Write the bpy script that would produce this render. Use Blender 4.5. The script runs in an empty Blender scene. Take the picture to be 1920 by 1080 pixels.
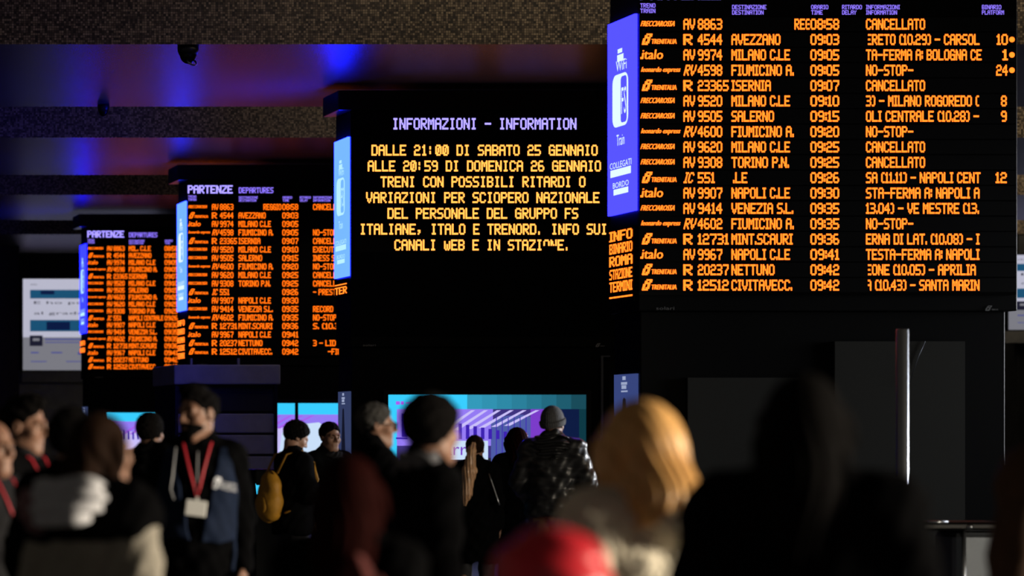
import bpy, bmesh, math, random
import numpy as np
from mathutils import Vector, Matrix, Euler

# ------------------------------------------------------------------ camera, world, light, exposure
F = 5050.0            # focal length in pixels of the 1920 px frame
VX, HY = -695.0, 814.0   # where the view axis and the eye level fall in the frame
CAMZ = 1.54
C = bpy.context.scene.collection
S = bpy.context.scene

def X(px, d): return (px - VX) * d / F
def Z(py, d): return CAMZ + (HY - py) * d / F

cam_d = bpy.data.cameras.new('camera')
cam = bpy.data.objects.new('camera', cam_d); C.objects.link(cam)
cam.location = (0, 0, CAMZ); cam.rotation_euler = (math.pi / 2, 0, 0)
cam_d.sensor_width = 36.0; cam_d.lens = F / 1920 * 36
cam_d.shift_x = (960 - VX) / 1920; cam_d.shift_y = (HY - 540) / 1920
cam_d.clip_end = 300
cam_d.dof.use_dof = True; cam_d.dof.focus_distance = 29.5; cam_d.dof.aperture_fstop = 1.9
S.camera = cam

world = bpy.data.worlds.new('world'); S.world = world; world.use_nodes = True
bg = world.node_tree.nodes['Background']
bg.inputs[0].default_value = (0.55, 0.65, 0.8, 1); bg.inputs[1].default_value = 0.15

S.view_settings.view_transform = 'Standard'; S.view_settings.look = 'None'
S.view_settings.gamma = 1; S.view_settings.use_curve_mapping = False
S.view_settings.exposure = 0.0

def area(name, loc, target, size, power, color, shape='RECTANGLE', spread=math.pi):
    l = bpy.data.lights.new(name, 'AREA'); l.shape = shape
    l.size = size[0]; l.size_y = size[1]; l.energy = power; l.color = color; l.spread = spread
    o = bpy.data.objects.new(name, l); C.objects.link(o); o.location = loc
    o.rotation_euler = (Vector(target) - Vector(loc)).to_track_quat('-Z', 'Y').to_euler()
    return o

# daylight falling in through the glazed entrance on the right of the concourse
area('entrance_daylight', (21.0, 1.5, 3.2), (2.8, 9.0, 1.2), (4.0, 3.2), 1500, (1.0, 0.87, 0.68), spread=math.radians(80))
# added side light, unseen source, for the people and post before the first totem
area('aisle_fill', (21.0, 24.9, 3.0), (7.0, 22.2, 1.4), (3.0, 3.0), 300, (0.92, 0.95, 1.0), spread=math.radians(60))
# added weak frontal fill from behind the camera, no visible source
area('rear_fill', (-3.0, -5.0, 3.0), (6.0, 22.0, 2.5), (5.0, 3.0), 24, (1.0, 0.94, 0.86))
# unseen fill lights added in the coffers to brighten the mosaic beam faces
for k in range(4):
    y = 29.6 + 10 * k
    area('coffer_fill', (13.5 + 4.5 * k, y, 7.6), (13.0 + 4.5 * k, y + 2.1, 6.6), (12.0 + 3 * k, 0.5), [40, 66, 100, 115][k], (1.0, 0.84, 0.62))

# ------------------------------------------------------------------ helpers
def tag(o, label=None, cat=None, group=None, kind=None):
    if label: o['label'] = label
    if cat: o['category'] = cat
    if group: o['group'] = group
    if kind: o['kind'] = kind
    return o

def thing(name, label, cat, loc=(0, 0, 0), rz=0.0, group=None, scale=1.0):
    o = bpy.data.objects.new(name, None); C.objects.link(o)
    o.empty_display_size = 0.2
    o.location = loc; o.rotation_euler = (0, 0, rz); o.scale = (scale,) * 3
    return tag(o, label, cat, group)

class MB:
    """collects shapes, build() links them as one mesh object"""
    def __init__(s): s.v = []; s.f = []; s.sm = []; s.mi = []
    def add(s, v, f, smooth=False, mi=0):
        n = len(s.v); s.v += [tuple(p) for p in v]
        s.f += [tuple(i + n for i in q) for q in f]; s.sm += [smooth] * len(f); s.mi += [mi] * len(f)
        return s
    def box(s, x0, x1, y0, y1, z0, z1, mi=0):
        v = [(x0,y0,z0),(x1,y0,z0),(x1,y1,z0),(x0,y1,z0),(x0,y0,z1),(x1,y0,z1),(x1,y1,z1),(x0,y1,z1)]
        return s.add(v, [(0,3,2,1),(4,5,6,7),(0,1,5,4),(1,2,6,5),(2,3,7,6),(3,0,4,7)], False, mi)
    def bevbox(s, x0, x1, y0, y1, z0, z1, b):
        bm = bmesh.new(); bmesh.ops.create_cube(bm, size=1)
        for v in bm.verts:
            v.co = Vector(((x0+x1)/2 + v.co.x*(x1-x0), (y0+y1)/2 + v.co.y*(y1-y0), (z0+z1)/2 + v.co.z*(z1-z0)))
        bmesh.ops.bevel(bm, geom=bm.edges[:], offset=b, segments=2, affect='EDGES', profile=0.5)
        bm.verts.index_update()
        s.add([v.co[:] for v in bm.verts], [[v.index for v in f.verts] for f in bm.faces]); bm.free(); return s
    def tube(s, pts, r, n=10, cap=True, flat=None):
        pts = [Vector(p) for p in pts]; rs = r if isinstance(r, (list, tuple)) else [r] * len(pts)
        up = Vector((0, 0, 1)); v = []; f = []
        for i, p in enumerate(pts):
            t = (pts[min(i+1, len(pts)-1)] - pts[max(i-1, 0)]).normalized()
            a = t.cross(up); a = a.normalized() if a.length > 1e-4 else Vector((1, 0, 0)); b = t.cross(a)
            for k in range(n):
                w = 2 * math.pi * k / n
                v.append(p + a * math.cos(w) * rs[i] + b * math.sin(w) * rs[i] * (flat or 1))
        for i in range(len(pts) - 1):
            for k in range(n):
                f.append((i*n+k, i*n+(k+1) % n, (i+1)*n+(k+1) % n, (i+1)*n+k))
        if cap:
            f.append(tuple(range(n-1, -1, -1))); f.append(tuple((len(pts)-1)*n + k for k in range(n)))
        return s.add(v, f, True)
    def lathe(s, prof, cx=0, cy=0, n=32):
        v = []; f = []
        for r, z in prof:
            for k in range(n):
                w = 2*math.pi*k/n; v.append((cx + r*math.cos(w), cy + r*math.sin(w), z))
        m = len(prof)
        for i in range(m-1):
            for k in range(n): f.append((i*n+k, i*n+(k+1) % n, (i+1)*n+(k+1) % n, (i+1)*n+k))
        return s.add(v, f, True)
    def ball(s, c, r, seg=14, rings=9, mi=0):
        r = r if isinstance(r, (tuple, list)) else (r, r, r); v = []; f = []
        for i in range(rings+1):
            a = math.pi*i/rings
            for k in range(seg):
                w = 2*math.pi*k/seg
                v.append((c[0]+r[0]*math.sin(a)*math.cos(w), c[1]+r[1]*math.sin(a)*math.sin(w), c[2]+r[2]*math.cos(a)))
        for i in range(rings):
            for k in range(seg): f.append((i*seg+k, (i+1)*seg+k, (i+1)*seg+(k+1) % seg, i*seg+(k+1) % seg))
        return s.add(v, f, True, mi)
    def build(s, name, mat, parent=None, kind=None):
        me = bpy.data.meshes.new(name); me.from_pydata(s.v, [], s.f)
        me.polygons.foreach_set('use_smooth', s.sm)
        mats = mat if isinstance(mat, (list, tuple)) else [mat]
        for m in mats: me.materials.append(m)
        if len(mats) > 1: me.polygons.foreach_set('material_index', s.mi)
        me.update()
        o = bpy.data.objects.new(name, me); C.objects.link(o)
        if parent: o.parent = parent
        if kind: o['kind'] = kind
        return o

# ------------------------------------------------------------------ materials
def pbr(name, col, rough=0.6, metal=0.0, spec=0.5, noise=0.0, nscale=30.0, bump=0.0, bscale=120.0, stretch=(1, 1, 1), coat=0.0, sheen=0.0):
    m = bpy.data.materials.new(name); m.use_nodes = True
    nt = m.node_tree; b = nt.nodes['Principled BSDF']
    b.inputs['Base Color'].default_value = (*col, 1); b.inputs['Roughness'].default_value = rough
    b.inputs['Metallic'].default_value = metal; b.inputs['Specular IOR Level'].default_value = spec
    b.inputs['Coat Weight'].default_value = coat; b.inputs['Sheen Weight'].default_value = sheen
    if noise or bump:
        tc = nt.nodes.new('ShaderNodeTexCoord'); mp = nt.nodes.new('ShaderNodeMapping'); mp.inputs['Scale'].default_value = stretch
        nt.links.new(tc.outputs['Object'], mp.inputs['Vector'])
    if noise:
        n = nt.nodes.new('ShaderNodeTexNoise'); n.inputs['Scale'].default_value = nscale; n.inputs['Detail'].default_value = 4
        nt.links.new(mp.outputs[0], n.inputs['Vector'])
        r = nt.nodes.new('ShaderNodeValToRGB')
        r.color_ramp.elements[0].position = 0.3; r.color_ramp.elements[1].position = 0.7
        r.color_ramp.elements[0].color = (*[c * (1 - noise) for c in col], 1)
        r.color_ramp.elements[1].color = (*[min(1, c * (1 + noise)) for c in col], 1)
        nt.links.new(n.outputs['Fac'], r.inputs['Fac']); nt.links.new(r.outputs[0], b.inputs['Base Color'])
    if bump:
        n2 = nt.nodes.new('ShaderNodeTexNoise'); n2.inputs['Scale'].default_value = bscale; n2.inputs['Detail'].default_value = 3
        nt.links.new(mp.outputs[0], n2.inputs['Vector'])
        bp = nt.nodes.new('ShaderNodeBump'); bp.inputs['Strength'].default_value = bump; bp.inputs['Distance'].default_value = 0.01
        nt.links.new(n2.outputs['Fac'], bp.inputs['Height']); nt.links.new(bp.outputs[0], b.inputs['Normal'])
    return m

def glow(name, col, strength=1.0):
    m = bpy.data.materials.new(name); m.use_nodes = True
    b = m.node_tree.nodes['Principled BSDF']
    b.inputs['Base Color'].default_value = (0.01, 0.01, 0.01, 1); b.inputs['Roughness'].default_value = 0.5
    b.inputs['Emission Color'].default_value = (*col, 1); b.inputs['Emission Strength'].default_value = strength
    return m

def mosaic(name, size, dark, mid, light):
    m = bpy.data.materials.new(name); m.use_nodes = True
    nt = m.node_tree; N = nt.nodes.new; L = nt.links.new; b = nt.nodes['Principled BSDF']
    tc = N('ShaderNodeTexCoord'); sp = N('ShaderNodeSeparateXYZ'); L(tc.outputs['Object'], sp.inputs[0])
    cb = N('ShaderNodeCombineXYZ'); L(sp.outputs['X'], cb.inputs[0]); L(sp.outputs['Z'], cb.inputs[1])
    sc = N('ShaderNodeVectorMath'); sc.operation = 'SCALE'; sc.inputs['Scale'].default_value = 1 / size; L(cb.outputs[0], sc.inputs[0])
    fl = N('ShaderNodeVectorMath'); fl.operation = 'FLOOR'; L(sc.outputs[0], fl.inputs[0])
    fr = N('ShaderNodeVectorMath'); fr.operation = 'FRACTION'; L(sc.outputs[0], fr.inputs[0])
    wn = N('ShaderNodeTexWhiteNoise'); wn.noise_dimensions = '2D'; L(fl.outputs[0], wn.inputs['Vector'])
    ns = N('ShaderNodeTexNoise'); ns.inputs['Scale'].default_value = 0.035; ns.inputs['Detail'].default_value = 3; L(fl.outputs[0], ns.inputs['Vector'])
    mx = N('ShaderNodeMath'); mx.operation = 'MULTIPLY_ADD'; L(ns.outputs['Fac'], mx.inputs[0]); mx.inputs[1].default_value = 0.5
    ad = N('ShaderNodeMath'); ad.operation = 'MULTIPLY_ADD'; L(wn.outputs['Value'], ad.inputs[0]); ad.inputs[1].default_value = 0.9; ad.inputs[2].default_value = -0.2
    L(ad.outputs[0], mx.inputs[2])
    rp = N('ShaderNodeValToRGB'); e = rp.color_ramp.elements
    e[0].position = 0.1; e[0].color = (*dark, 1); e[1].position = 0.95; e[1].color = (*light, 1)
    k = e.new(0.5); k.color = (*mid, 1)
    L(mx.outputs[0], rp.inputs[0])
    s2 = N('ShaderNodeSeparateXYZ'); L(fr.outputs[0], s2.inputs[0])
    g = []
    for ax in 'XY':
        gt = N('ShaderNodeMath'); gt.operation = 'GREATER_THAN'; gt.inputs[1].default_value = 0.14; L(s2.outputs[ax], gt.inputs[0]); g.append(gt)
    mu = N('ShaderNodeMath'); mu.operation = 'MULTIPLY'; L(g[0].outputs[0], mu.inputs[0]); L(g[1].outputs[0], mu.inputs[1])
    mc = N('ShaderNodeMix'); mc.data_type = 'RGBA'; L(mu.outputs[0], mc.inputs[0])
    mc.inputs[6].default_value = (0.03, 0.024, 0.02, 1); L(rp.outputs[0], mc.inputs[7])
    L(mc.outputs[2], b.inputs['Base Color'])
    b.inputs['Roughness'].default_value = 0.55
    return m

M = {}
M['mosaic'] = mosaic('mosaic_tiles', 0.028, (0.045, 0.032, 0.022), (0.19, 0.138, 0.088), (0.55, 0.42, 0.27))
M['soffit'] = pbr('perforated_metal', (0.30, 0.27, 0.25), 0.27, 0.6, spec=.3, noise=0.12, nscale=40, bump=0.25, bscale=90)
M['soffit'].node_tree.nodes['Principled BSDF'].inputs['Specular Tint'].default_value = (0.22, 0.17, 0.36, 1)
M['ceiling'] = pbr('ceiling_paint', (0.05, 0.05, 0.05), 0.9)
M['floor'] = pbr('terrazzo', (0.05, 0.048, 0.045), 0.25, noise=0.3, nscale=60)
M['wall'] = pbr('dark_stone', (0.055, 0.055, 0.055), 0.6, noise=0.2, nscale=3)
M['wall_dark'] = pbr('dark_cladding', (0.02, 0.019, 0.018), 0.6, noise=0.2, nscale=3)
M['stone_brown'] = pbr('brown_stone', (0.07, 0.05, 0.036), 0.5, noise=0.25, nscale=8)
M['black'] = pbr('black_enamel', (0.005, 0.005, 0.005), 0.45, spec=.15)
M['canopy'] = pbr('canopy_enamel', (0.012, 0.012, 0.013), 0.3)
M['black_gloss'] = pbr('black_glass', (0.004, 0.004, 0.0045), 0.28, spec=.2)
M['frame'] = pbr('dark_frame', (0.012, 0.012, 0.013), 0.4)
M['case'] = pbr('case_glass', (0.07, 0.07, 0.062), 0.45, spec=.2)
M['grey_mark'] = pbr('grey_print', (0.42, 0.42, 0.42), 0.5)
M['steel'] = pbr('brushed_steel', (0.62, 0.65, 0.70), 0.34, 1.0)
M['steel_dull'] = pbr('dull_steel', (0.10, 0.11, 0.125), 0.42, 1.0)
M['shutter'] = pbr('grey_shutter', (0.6, 0.6, 0.58), 0.6, noise=0.1, nscale=5)
M['shutter_dark'] = pbr('dark_grey_panel', (0.035, 0.035, 0.036), 0.6)
M['led_orange'] = glow('led_orange', (1.0, 0.155, 0.011), 2.7)
M['led_orange_far'] = glow('led_orange_far', (1.0, 0.150, 0.003), 1.6)
M['led_amber'] = glow('led_amber', (1.0, 0.36, 0.06), 2.0)
M['led_violet'] = glow('led_violet', (0.27, 0.18, 1.0), 1.25)
M['led_violet_bright'] = glow('led_violet_bright', (0.34, 0.28, 1.0), 1.7)
M['panel_blue'] = glow('panel_blue', (0.0125, 0.0115, 1.0), 8.0)
M['panel_blue_deep'] = glow('panel_blue_deep', (0.003, 0.004, 1.0), 18.0)
M['panel_sky'] = glow('panel_sky', (0.0048, 0.0124, 1.0), 40.0)
M['panel_sky_far'] = glow('panel_sky_far', (0.0115, 0.030, 1.0), 16.0)
M['panel_white'] = glow('panel_white', (0.72, 0.9, 1.0), 1.1)
M['panel_pale'] = glow('panel_pale', (0.45, 0.8, 1.0), 1.1)
M['cyan'] = glow('screen_cyan', (0.04, 0.62, 1.0), 1.0)
M['lav'] = glow('screen_lavender', (0.33, 0.22, 1.0), 0.9)
M['lav_pale'] = glow('screen_pale_lavender', (0.62, 0.55, 1.0), 0.95)
M['ice'] = glow('screen_ice', (0.62, 0.78, 1.0), 0.95)
M['indigo'] = glow('screen_indigo', (0.06, 0.02, 0.55), 0.8)
M['magenta'] = glow('screen_magenta', (0.45, 0.12, 0.95), 0.9)
M['teal'] = glow('screen_teal', (0.004, 0.045, 0.065), 0.9)
M['teal_mid'] = glow('screen_teal_mid', (0.015, 0.26, 0.36), 0.9)
M['navy'] = glow('screen_navy', (0.004, 0.012, 0.06), 0.9)
M['slate'] = glow('screen_slate', (0.10, 0.14, 0.50), 0.75)
M['purple_dim'] = glow('screen_dim_purple', (0.06, 0.04, 0.26), 0.8)
M['grape'] = glow('screen_grape', (0.22, 0.05, 0.65), 0.9)
M['dusk'] = glow('screen_dusk', (0.02, 0.02, 0.035), 0.8)
M['white_scr'] = glow('screen_white', (0.50, 0.50, 0.62), 0.95)
M['grey_scr'] = glow('screen_grey', (0.20, 0.20, 0.23), 0.95)
M['steelblue'] = glow('screen_steel_blue', (0.012, 0.09, 0.19), 0.9)
M['ink'] = glow('screen_ink', (0.015, 0.015, 0.035), 0.8)
M['ink_blue'] = glow('screen_ink_blue', (0.07, 0.08, 0.30), 0.9)
M['poster_blue'] = glow('poster_blue', (0.040, 0.062, 0.21), 0.95)
M['poster_dim'] = glow('poster_dim_blue', (0.035, 0.05, 0.13), 0.9)
M['poster_white'] = glow('poster_white', (0.36, 0.42, 0.62), 0.9)
M['poster_dark'] = glow('poster_dark', (0.01, 0.012, 0.03), 0.6)
M['poster_plum'] = glow('poster_plum', (0.04, 0.012, 0.05), 0.8)
# ------------------------------------------------------------------ LED lettering
_F = """A0E11111F111111 B1E11111E11111E C0E11101010110E D1E11111111111E E1F10101E10101F F1F10101E101010 G0E11101711110F H1111111F111111
I0E04040404040E J0702020202120C K11121418141211 L1010101010101F M111B1515111111 N11191915131311 O0E11111111110E P1E11111E101010
Q0E11111115120D R1E11111E141211 S0F10100E01011E T1F040404040404 U1111111111110E V111111110A0A04 W1111111515150A X11110A040A1111 Y11110A04040404
Z1F01020408101F 00E13151515190E 1040C040404040E 20E11010E10101F 31E01010E01011E 402060A121F0202 51F10101E01011E 60E10101E11110E 71F010102040404
80E11110E11110E 90E11110F01010E .00000000000808 ,000000000C0408 :00080800080800 -0000001F000000 (06080808080806 )0C02020202020C /00010204081000 '0C040800000000"""
GLY = {}
for tok in _F.split():
    GLY[tok[0]] = [int(tok[1+2*i:3+2*i], 16) for i in range(7)]

def led(mb, text, x0, z0, h, x1=None, mono=None, shear=0.0, fat=1.4, put=None, cut_left=0, cut_right=0, vcut=None, words=None):
    """pixel lettering; put(u, z) -> 3D point. x0 left edge, z0 baseline, h cap height."""
    pz = h / 7; cells = []; cur = 0; wd = 0
    for ch in text:
        if ch == ' ': cur += 6 if mono else 3.2; wd += 1; continue
        g = GLY[ch if (mono or ch != '0') else 'O']
        cols = [c for c in range(5) if any(r >> (4-c) & 1 for r in g)]
        lo, hi = (0, 4) if mono else (min(cols), max(cols))
        for r in range(7):
            run = None
            for c in range(lo, hi + 2):
                on = c <= hi and (g[r] >> (4-c)) & 1
                if on and run is None: run = c
                if not on and run is not None:
                    cells.append((cur + run - lo, cur + c - lo, 6 - r, wd)); run = None
        cur += (hi - lo + 1) + 1
    tot = cur - 1
    px = (mono / 6) if mono else ((x1 - x0) / tot if x1 else pz * 0.7)
    e = (fat - 1) / 2
    for a, b, r, wi in cells:
        if words is not None:
            while len(words) <= wi: words.append(MB())
            mb = words[wi]
        a = max(a, cut_left); b = min(b, tot - cut_right)
        if b <= a: continue
        if vcut and vcut(a / 6, r): continue
        ua, ub = x0 + (a - e) * px, x0 + (b + e) * px
        za, zb = z0 + (r - 0.08) * pz, z0 + (r + 1.08) * pz
        sh = shear * (r + 0.5) * pz
        mb.add([put(ua + sh, za), put(ub + sh, za), put(ub + sh, zb), put(ua + sh, zb)], [(0, 1, 2, 3)])
    return tot * px

_tc = {}
def font_shape(text):
    if text not in _tc:
        cu = bpy.data.curves.new('lettering', 'FONT'); cu.body = text; cu.size = 1; cu.resolution_u = 2
        o = bpy.data.objects.new('lettering', cu); C.objects.link(o)
        dg = bpy.context.evaluated_depsgraph_get(); dg.update()
        me = o.evaluated_get(dg).to_mesh()
        v = [(p.co.x, p.co.y) for p in me.vertices]; f = [tuple(q.vertices) for q in me.polygons]
        o.evaluated_get(dg).to_mesh_clear()
        bpy.data.objects.remove(o); bpy.data.curves.remove(cu)
        xs = [p[0] for p in v]; ys = [p[1] for p in v]
        _tc[text] = ([((p[0]-min(xs))/(max(xs)-min(xs)), (p[1]-min(ys))/(max(ys)-min(ys))) for p in v], f)
    return _tc[text]

def letter(mb, text, x0, x1, z0, z1, put, shear=0.0):
    v, f = font_shape(text)
    mb.add([put(x0 + a*(x1-x0) + shear*b*(z1-z0), z0 + b*(z1-z0)) for a, b in v], f)

FSG = ["..#####", ".##..##", ".#####.", "##..##.", "##..##.", "##.###.", "#####.."]
def fs_mark(mb, x0, x1, z0, z1, put, shear=0.25):
    w = (x1 - x0) / 7; h = (z1 - z0) / 7
    for r, row in enumerate(FSG):
        for c, ch in enumerate(row):
            if ch == '#':
                z = z0 + (6 - r) * h; s = shear * (6 - r) * h
                a, b = x0 + c*w + s - .1*w, x0 + (c+1)*w + s + .1*w
                mb.add([put(a, z), put(b, z), put(b, z+h*1.05), put(a, z+h*1.05)], [(0, 1, 2, 3)])

# ------------------------------------------------------------------ the departure totems (local: u along the front, front at y=0, floor z=0)
K = 202.0
def bu(px): return (px - 1197) / K
def bz(py): return CAMZ + (HY - py) / K
TW, TD = 3.52, 0.73

ROWS = [
 ('F', 'AV', '8863', ('REGGIO', 1488, 1545), '08:58', ('CANCELLATO', 1622, 1732), ''),
 ('T', 'R', '4544', ('AVEZZANO', 1370, 1461), '09:03', ("ERETO (10.29) - CARSOL", 1622, 1834), '10*'),
 ('I', 'AV', '9974', ('MILANO C.LE', 1370, 1479), '09:05', ('TA-FERMA A: BOLOGNA CE', 1622, 1838), '1*'),
 ('L', 'RV', '4598', ('FIUMICINO A.', 1370, 1486), '09:05', ('NO-STOP-', 1622, 1710), '24*'),
 ('T', 'R', '23365', ('ISERNIA', 1370, 1443), '09:07', ('CANCELLATO', 1622, 1732), ''),
 ('F', 'AV', '9520', ('MILANO C.LE', 1370, 1479), '09:10', ('3) - MILANO ROGOREDO (', 1622, 1833), '8'),
 ('F', 'AV', '9505', ('SALERNO', 1370, 1449), '09:15', ('OLI CENTRALE (10.28) -', 1622, 1833), '9'),
 ('L', 'RV', '4600', ('FIUMICINO A.', 1370, 1486), '09:20', ('NO-STOP-', 1622, 1710), ''),
 ('F', 'AV', '9620', ('MILANO C.LE', 1370, 1479), '09:25', ('CANCELLATO', 1622, 1732), ''),
 ('F', 'AV', '9308', ('TORINO P.N.', 1370, 1477), '09:25', ('CANCELLATO', 1622, 1732), ''),
 ('T', 'IC', '551', ('.LE', 1373, 1399), '09:26', ('SA (11.11) - NAPOLI CENT', 1622, 1836), '12'),
 ('I', 'AV', '9907', ('NAPOLI C.LE', 1370, 1479), '09:30', ('STA-FERMA A: NAPOLI A', 1622, 1834), ''),
 ('F', 'AV', '9414', ('VENEZIA S.L.', 1370, 1485), '09:35', ('13.04) - VE MESTRE (13.', 1622, 1833), ''),
 ('L', 'RV', '4602', ('FIUMICINO A.', 1370, 1486), '09:35', ('NO-STOP-', 1622, 1710), ''),
 ('T', 'R', '12731', ('MINT.SCAURI', 1370, 1484), '09:36', ('ERNA DI LAT. (10.08) - I', 1622, 1834), ''),
 ('I', 'AV', '9967', ('NAPOLI C.LE', 1370, 1479), '09:41', ('TESTA-FERMA A: NAPOLI', 1622, 1834), ''),
 ('T', 'R', '20237', ('NETTUNO', 1370, 1450), '09:42', ('EONE (10.05) - APRILIA', 1622, 1827), ''),
 ('T', 'R', '12512', ('CIVITAVECC.', 1370, 1483), '09:42', ('A (10.43) - SANTA MARIN', 1622, 1834), ''),
]
WORD = {'F': 'FRECCIAROSSA', 'L': 'leonardo express'}

def rows_for(kind):
    rows = [list(r) for r in ROWS]
    if kind == 'third':
        inf = {0: 'CANCELLATO', 3: 'NO-STOP-', 4: 'CANCELLATO', 5: 'EXECUTIVE', 6: 'INESS SALERNO', 7: 'NO-STOP-', 8: 'CANCELLATO', 9: 'CANCELLATO', 10: '- PRESTO', 12: 'RECORD', 13: 'NO-STOP-', 14: 'S. (10.31) -', 16: '3 - LIDO'}
        for i, r in enumerate(rows):
            r[5] = (inf[i], 1622, 1622 + 11.2 * len(inf[i])) if i in inf else None
        rows[17][5] = ('-FIUM', 1672, 1728)
        rows[10][3] = None; rows[0][3] = ('REGGIO', 1454, 1514)
    if kind == 'far':
        rows[0][3] = ('MIL. C.LE', 1370, 1460); rows[10][3] = ('NAPOLI CENTRALE', 1370, 1512); rows[1][3] = ('AVEZZANO', 1370, 1462)
    return rows

def front(u, z, y=-0.022): return (u, y, z)

def departure_rows(parent, kind):
    fat = 1.42
    for i, (op, code, num, dest, tm, info, plat) in enumerate(rows_for(kind)):
        cy = 46 + 28.76 * i; zb = bz(cy + 10); h = 20 / K
        row = MB().box(bu(1198), bu(1902), -.0215, -.0185, bz(cy + 13), bz(cy - 13)).build('departure_row', M['black'], parent)
        def out(mb, name): mb.build(name, M['led_orange' if kind == 'near' else 'led_orange_far'], row)
        mb = MB(); nearer = lambda u, z: front(u, z, -0.0235)
        if op in WORD:
            x1 = 1264 if op == 'F' else 1273
            for o, pt in ((0, front), (1, nearer)): letter(mb, WORD[op], bu(1199 + o), bu(x1 - 2 + o), bz(cy + (4 if op == 'F' else 6)), bz(cy - 6), pt, 0.3)
        elif op == 'I':
            for o, pt in ((0, front), (1, nearer)): letter(mb, 'italo', bu(1201 + o), bu(1240 + o), bz(cy + 8), bz(cy - 10), pt, 0.12)
            mb.add([front(bu(1199), bz(cy+8)), front(bu(1203), bz(cy+8)), front(bu(1203), bz(cy+4)), front(bu(1199), bz(cy+4))], [(0, 1, 2, 3)])
        else:
            fs_mark(mb, bu(1202), bu(1217), bz(cy + 10), bz(cy - 11), front)
            for o, pt in ((0, front), (1, nearer)): letter(mb, 'TRENITALIA', bu(1219 + o), bu(1266 + o), bz(cy + 8), bz(cy - 1), pt, 0.1)
        out(mb, 'operator_logo')
        mb = MB(); led(mb, code, bu(1280), zb, h, bu({'AV': 1301, 'RV': 1300, 'R': 1296, 'IC': 1296}[code]), put=front, fat=fat, shear=0.25 if code in ('RV', 'IC') else 0)
        out(mb, 'train_category_text')
        mb = MB(); led(mb, num, bu(1307), zb, h, bu(1307 + {3: 31, 4: 45, 5: 57}[len(num)]), put=front, fat=fat); out(mb, 'train_number_text')
        if dest:
            ws = []; led(None, dest[0], bu(dest[1]), zb, h, bu(dest[2]), put=front, fat=fat, cut_right=17 if dest[0] == 'REGGIO' and kind == 'near' else 0, words=ws)
            for w in ws: out(w, 'destination_text')
        mb = MB(); led(mb, tm, bu(1518), zb, h, bu(1571), put=front, fat=fat); out(mb, 'time_text')
        if info:
            ws = []; led(None, info[0], bu(info[1]), zb, h, bu(info[2]), put=front, fat=fat, cut_left=2 if i in (1, 16, 17) and kind == 'near' else 0, words=ws)
            for w in ws:
                if w.v: out(w, 'information_text')
        if plat:
            mb = MB(); n = plat.replace('*', ''); xr = 1886 if '*' not in plat else 1888
            led(mb, n, bu(xr - 11 * len(n) + (1 if n[0] == '1' else 0)), zb, h, bu(xr - 1), put=front, fat=fat); out(mb, 'platform_text')
            if '*' in plat:
                mb = MB(); mb.add([front(bu(1895) + 0.026 * math.cos(a * math.pi / 6), bz(cy) + 0.026 * math.sin(a * math.pi / 6), -0.0235) for a in range(12)], [tuple(range(12))]); out(mb, 'boarding_dot')

def header(parent):
    for px, x1, a, b in ((1199, 1227, 'TRENO', 'TRAIN'), (1371, 1435, 'DESTINAZIONE', 'DESTINATION'), (1519, 1551, 'ORARIO', 'TIME'), (1577, 1614, 'RITARDO', 'DELAY'), (1622, 1685, 'INFORMAZIONI', 'INFORMATION'), (1839, 1875, 'BINARIO', 'PLATFORM')):
        w = (x1 - px) / len(a); mb = MB()
        dy = 0 if px < 1300 else 3
        led(mb, a, bu(px), bz(15 + dy), 8 / K, bu(x1), put=front, fat=1.3)
        led(mb, b, bu(px), bz(25 + dy), 8 / K, bu(px + w * len(b)), put=front, fat=1.3)
        mb.build('column_heading_text', M['led_violet'], parent)
    mb = MB(); led(mb, 'PARTENZE', bu(1199), bz(0), 27 / K, bu(1349), put=front, fat=1.6); mb.build('title_text', M['led_violet_bright'], parent)
    mb = MB(); led(mb, 'DEPARTURES', bu(1371), bz(-1), 19 / K, bu(1487), put=front, fat=1.4); mb.build('subtitle_text', M['led_violet'], parent)

def side(a, z, x=-0.028):
    """a runs 0 (front edge) .. 1 (rear edge) along the side face"""
    return (x, 0.03 + a * (TD - 0.06), z)
def srect(mb, a0, a1, z0, z1, x=-0.029):
    mb.add([side(a1, z0, x), side(a0, z0, x), side(a0, z1, x), side(a1, z1, x)], [(0, 1, 2, 3)])
def stext(mb, t, a0, a1, z0, z1, x=-0.030):   # reads from the rear edge (left in view) to the front edge
    letter(mb, t, 0, 1, z0, z1, lambda u, z: side(a1 + (a0 - a1) * u, z, x))
def rrect(mb, a0, a1, z0, z1, r, x):
    pts = []
    w = TD - 0.06; ra = r / w
    for ca, cz, q in ((a1-ra, z1-r, 0), (a0+ra, z1-r, 1), (a0+ra, z0+r, 2), (a1-ra, z0+r, 3)):
        for k in range(6):
            t = math.pi/2*(q + k/5); pts.append(side(ca + ra*math.cos(t), cz + r*math.sin(t), x))
    mb.add(pts, [tuple(range(len(pts)))])

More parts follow.
